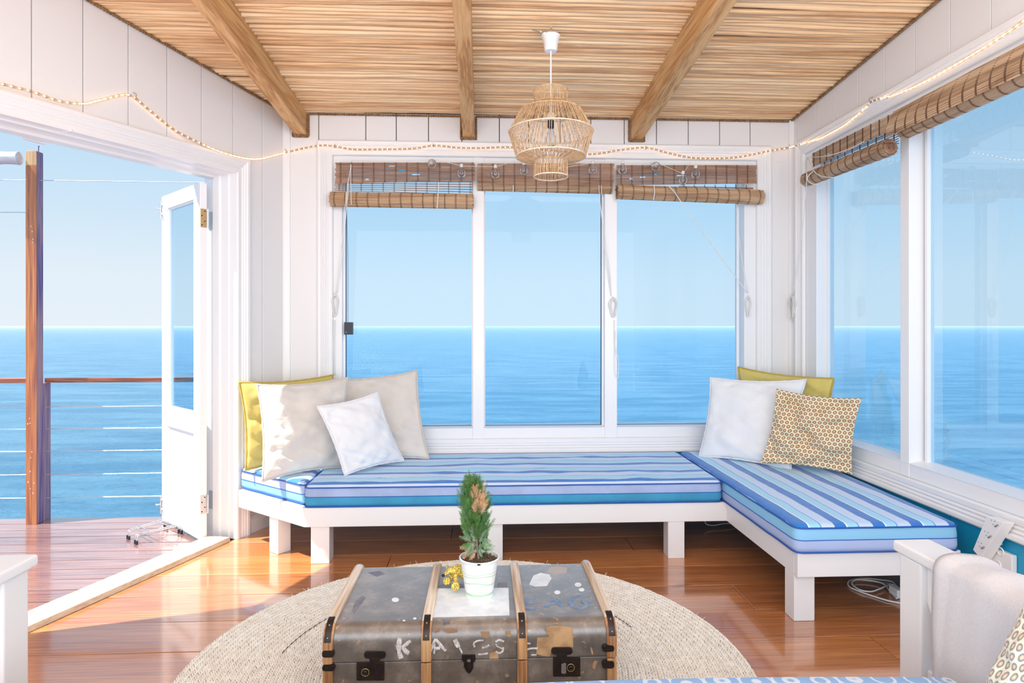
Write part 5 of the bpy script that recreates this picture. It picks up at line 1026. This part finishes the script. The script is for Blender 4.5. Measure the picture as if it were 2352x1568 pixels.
def bluepat():
    m, t, b = newmat('blue_circle_cotton'); N = t.nodes.new; tc = N('ShaderNodeTexCoord'); vo = N('ShaderNodeTexVoronoi'); vo.inputs['Scale'].default_value = 11; vo.inputs['Randomness'].default_value = .15; lk(t, tc.outputs['Object'], vo.inputs['Vector'])
    mu = N('ShaderNodeMath'); mu.operation = 'MULTIPLY'; mu.inputs[1].default_value = 30; sn = N('ShaderNodeMath'); sn.operation = 'SINE'; lk(t, vo.outputs['Distance'], mu.inputs[0]); lk(t, mu.outputs[0], sn.inputs[0])
    r = N('ShaderNodeValToRGB'); r.color_ramp.elements[0].position = .5; r.color_ramp.elements[0].color = (.30, .50, .80, 1); r.color_ramp.elements[1].position = .8; r.color_ramp.elements[1].color = (.72, .82, .93, 1); lk(t, sn.outputs[0], r.inputs[0]); lk(t, r.outputs[0], b.inputs['Base Color']); b.inputs['Roughness'].default_value = .85; return m
sc_ = thing('sofa_cushion', 'pale blue patterned sofa seat cushion at the bottom edge of the view', 'cushion', (0, 1.2, .31)); q = MB(); vs = []; nx, prf = 40, [(.80,.312),(.79,.36),(.80,.42),(.84,.445),(1.0,.455),(1.3,.457),(1.6,.455),(1.68,.449),(1.70,.435),(1.70,.38),(1.685,.312)]
for i in range(nx+1):
    x = -1.43+2.785*i/nx; dz = -.012*((x-.38)/.75)**2 if abs(x-.38) < 1.0 else -.0215-.002*abs(x-.38); dz = max(dz, -.035); e_ = max(0, min(1, (x+1.43)/.05, (1.355-x)/.05)); 
    for y, z in prf: vs.append((x, 1.25+(y-1.25)*(.96+.04*e_), z+(dz if z > .4 else 0)-(0 if z < .32 else .03*(1-e_))))
m_n = len(prf); q.add(vs, [(i*m_n+k, i*m_n+(k+1) % m_n, (i+1)*m_n+(k+1) % m_n, (i+1)*m_n+k) for i in range(nx) for k in range(m_n)]+[tuple(range(m_n)), tuple(nx*m_n+k for k in range(m_n))]); q.build('cover', bluepat(), sc_, smooth='all')
# throw blanket
tb = thing('throw_blanket', 'white waffle cotton throw draped over the right sofa armrest', 'blanket', (1.49, 1.5, .66)); cs = [(1.372,.10),(1.380,.25),(1.385,.40),(1.390,.52),(1.398,.62),(1.406,.660),(1.425,.682),(1.46,.692),(1.50,.690),(1.55,.682),(1.585,.662),(1.605,.62),(1.612,.5),(1.615,.3)]
cs = [(p.x, p.z) for p in smoothpath([V((a_,0,b_)) for a_, b_ in cs], 4)]; q = MB(); ny = 46; vs = []; me_ = len(cs)
for L_ in (0, .009):
    for j in range(ny+1):
        y = 1.895-(1.895-1.05)*j/ny
        for i, (x, z) in enumerate(cs):
            hang = max(0, (.66-z))*3; w_ = noise.noise(V((0, y*9, 2.0+z*1.2)))*.016*min(1, hang)+noise.noise(V((x*4, y*16, z*3)))*.006
            ridge = .010*math.exp(-((y-1.865)/.012)**2)
            sx_ = -1 if x < 1.5 else 1; a_ = 1 if z < .66 else .2
            vs.append((x+sx_*(w_+ridge-L_)*a_ - (.0), y+noise.noise(V((x*6, j*.02, z*5)))*.012-(.03*min(1,hang)*(.5 if x<1.5 else 1.2) if j < 3 else 0), z+(w_+ridge-L_)*(1-a_)+(0 if z < .6 else .004*math.sin(y*30))))
K = (ny+1)*me_
for s_ in (0, 1):
    for j in range(ny):
        for i in range(me_-1): q.f.append((s_*K+j*me_+i, s_*K+j*me_+i+1, s_*K+(j+1)*me_+i+1, s_*K+(j+1)*me_+i))
for i in range(me_-1): q.f += [(i, K+i, K+i+1, i+1), (ny*me_+i, ny*me_+i+1, K+ny*me_+i+1, K+ny*me_+i)]
for j in range(ny): q.f += [(j*me_, (j+1)*me_, K+(j+1)*me_, K+j*me_), (j*me_+me_-1, K+j*me_+me_-1, K+(j+1)*me_+me_-1, (j+1)*me_+me_-1)]
q.v = vs; q.build('cloth', THROWM, tb, smooth='all')
pillow('scatter_pillow', 'pale cream pillow with grey ringed dots in the lower right corner', [oY(2395,1310,1.42), oY(2700,1290,1.15), oY(2540,1712,1.30), oY(2228,1640,1.55)], .14, DOTS2, None, seed=9, wr=.01, pull=.05, uvs=.46)
# ------------------------------------------------------------------ wall socket and adapter
XW = 2.349
sk = thing('wall_socket', 'white double wall socket on the blue wall under the side window', 'socket', oX(2295, 1280, XW)); pa, pb_ = oX(2262, 1242, XW-.022), oX(2326, 1325, XW-.022)
bx(XW-.026, XW, pb_.y, pa.y, pb_.z-.01, pa.z-.012, 'plate', PLASTIC, sk, .006, seg=3)
for v_ in (1266, 1297):
    c_ = oX(2292 if v_ > 1280 else 2298, v_, XW-.027); q = MB(); q.tube([c_+V((0, .017*math.cos(a_), .017*math.sin(a_))) for a_ in [2*math.pi*k/24 for k in range(24)]], .003, 6, closed=True)
    for d_ in (-.007, .007): q.tube([c_+V((-.001,d_,.0)), c_+V((.002,d_,0))], .0025, 8)
    q.build('outlet', PLASTIC, sk, smooth='all')
XA = XW-.075; ad = thing('plug_adapter', 'white multi plug adapter stuck at a slant into the wall socket', 'adapter', oX(2270, 1235, XA))
fc = [oX(u, v, XA) for u, v in ((2266,1184), (2304,1199), (2290,1235), (2252,1283), (2234,1262), (2240,1236))]
q = MB(); q.prism([fc[0], fc[1], fc[3], fc[4]], (.045,-.012,.0)); q.build('body', PLASTIC, ad, bevel=.004, seg=3)
q = MB(); c_ = (fc[0]+fc[3])/2; q.tube([c_+V((.04,-.01,-.01)), V((XW-.026, c_.y-.03, c_.z-.03))], .018, 14); q.build('plug', PLASTIC, ad, smooth=True)
HOLE = mat('socket_hole', (.30, .28, .32), .6); d1 = (fc[3]-fc[1]); d2 = (fc[4]-fc[3]); q = MB()
for k in range(3):
    b_ = fc[1]+d1*(.16+.30*k)+d2*.30+V((-.0006,0,0)); q.tube([b_-d1.normalized()*.010-d2.normalized()*.004, b_+d1.normalized()*.010+d2.normalized()*.004], .0038, 8)
    for e_, f_ in ((.62,-.3), (.62,.35), (.92,.0)): q.ball(b_+d2*(e_-.3)+d1.normalized()*f_*.03, (.0012,.0028,.0028), 8, 5)
q.build('socket_holes', HOLE, ad, smooth='all')['kind'] = 'stuff'
# cables
t = thing('white_cable', 'white electric cable looped on the floor under the side bench', 'cable', oZ(2000, 1350, 0)); q = MB()
cb = [oZ(u, v, .006) for u, v in ((2064,1352),(2050,1336),(2020,1331),(1985,1328),(1952,1333),(1950,1346),(1975,1358),(2010,1370),(2040,1379),(2072,1385))]; q.tube(smoothpath(cb, 8), .0042, 7)
cb = [oZ(u, v, .013) for u, v in ((2062,1346),(2045,1342),(2020,1352),(2000,1358),(1975,1354),(1957,1340),(1966,1331),(2000,1333),(2030,1341),(2046,1360),(2060,1374))]; q.tube(smoothpath(cb, 8), .0042, 7); q.build('cord', PLASTIC, t, smooth='all')
c_ = oZ(2064, 1372, .0); bx(c_.x-.02, c_.x+.02, c_.y-.02, c_.y+.05, .0015, .045, 'plug', PLASTIC, t, .006, seg=3)
q = MB(); q.tube(smoothpath([oY(1619,1192,4.3), oY(1622,1203,4.3), oY(1640,1206,4.3), oY(1665,1202,4.32), oY(1700,1203,4.35)], 6), .003, 6); tag(q.build('thin_cable', PLASTIC, smooth='all'), 'thin white cable hanging below the back bench', 'cable')
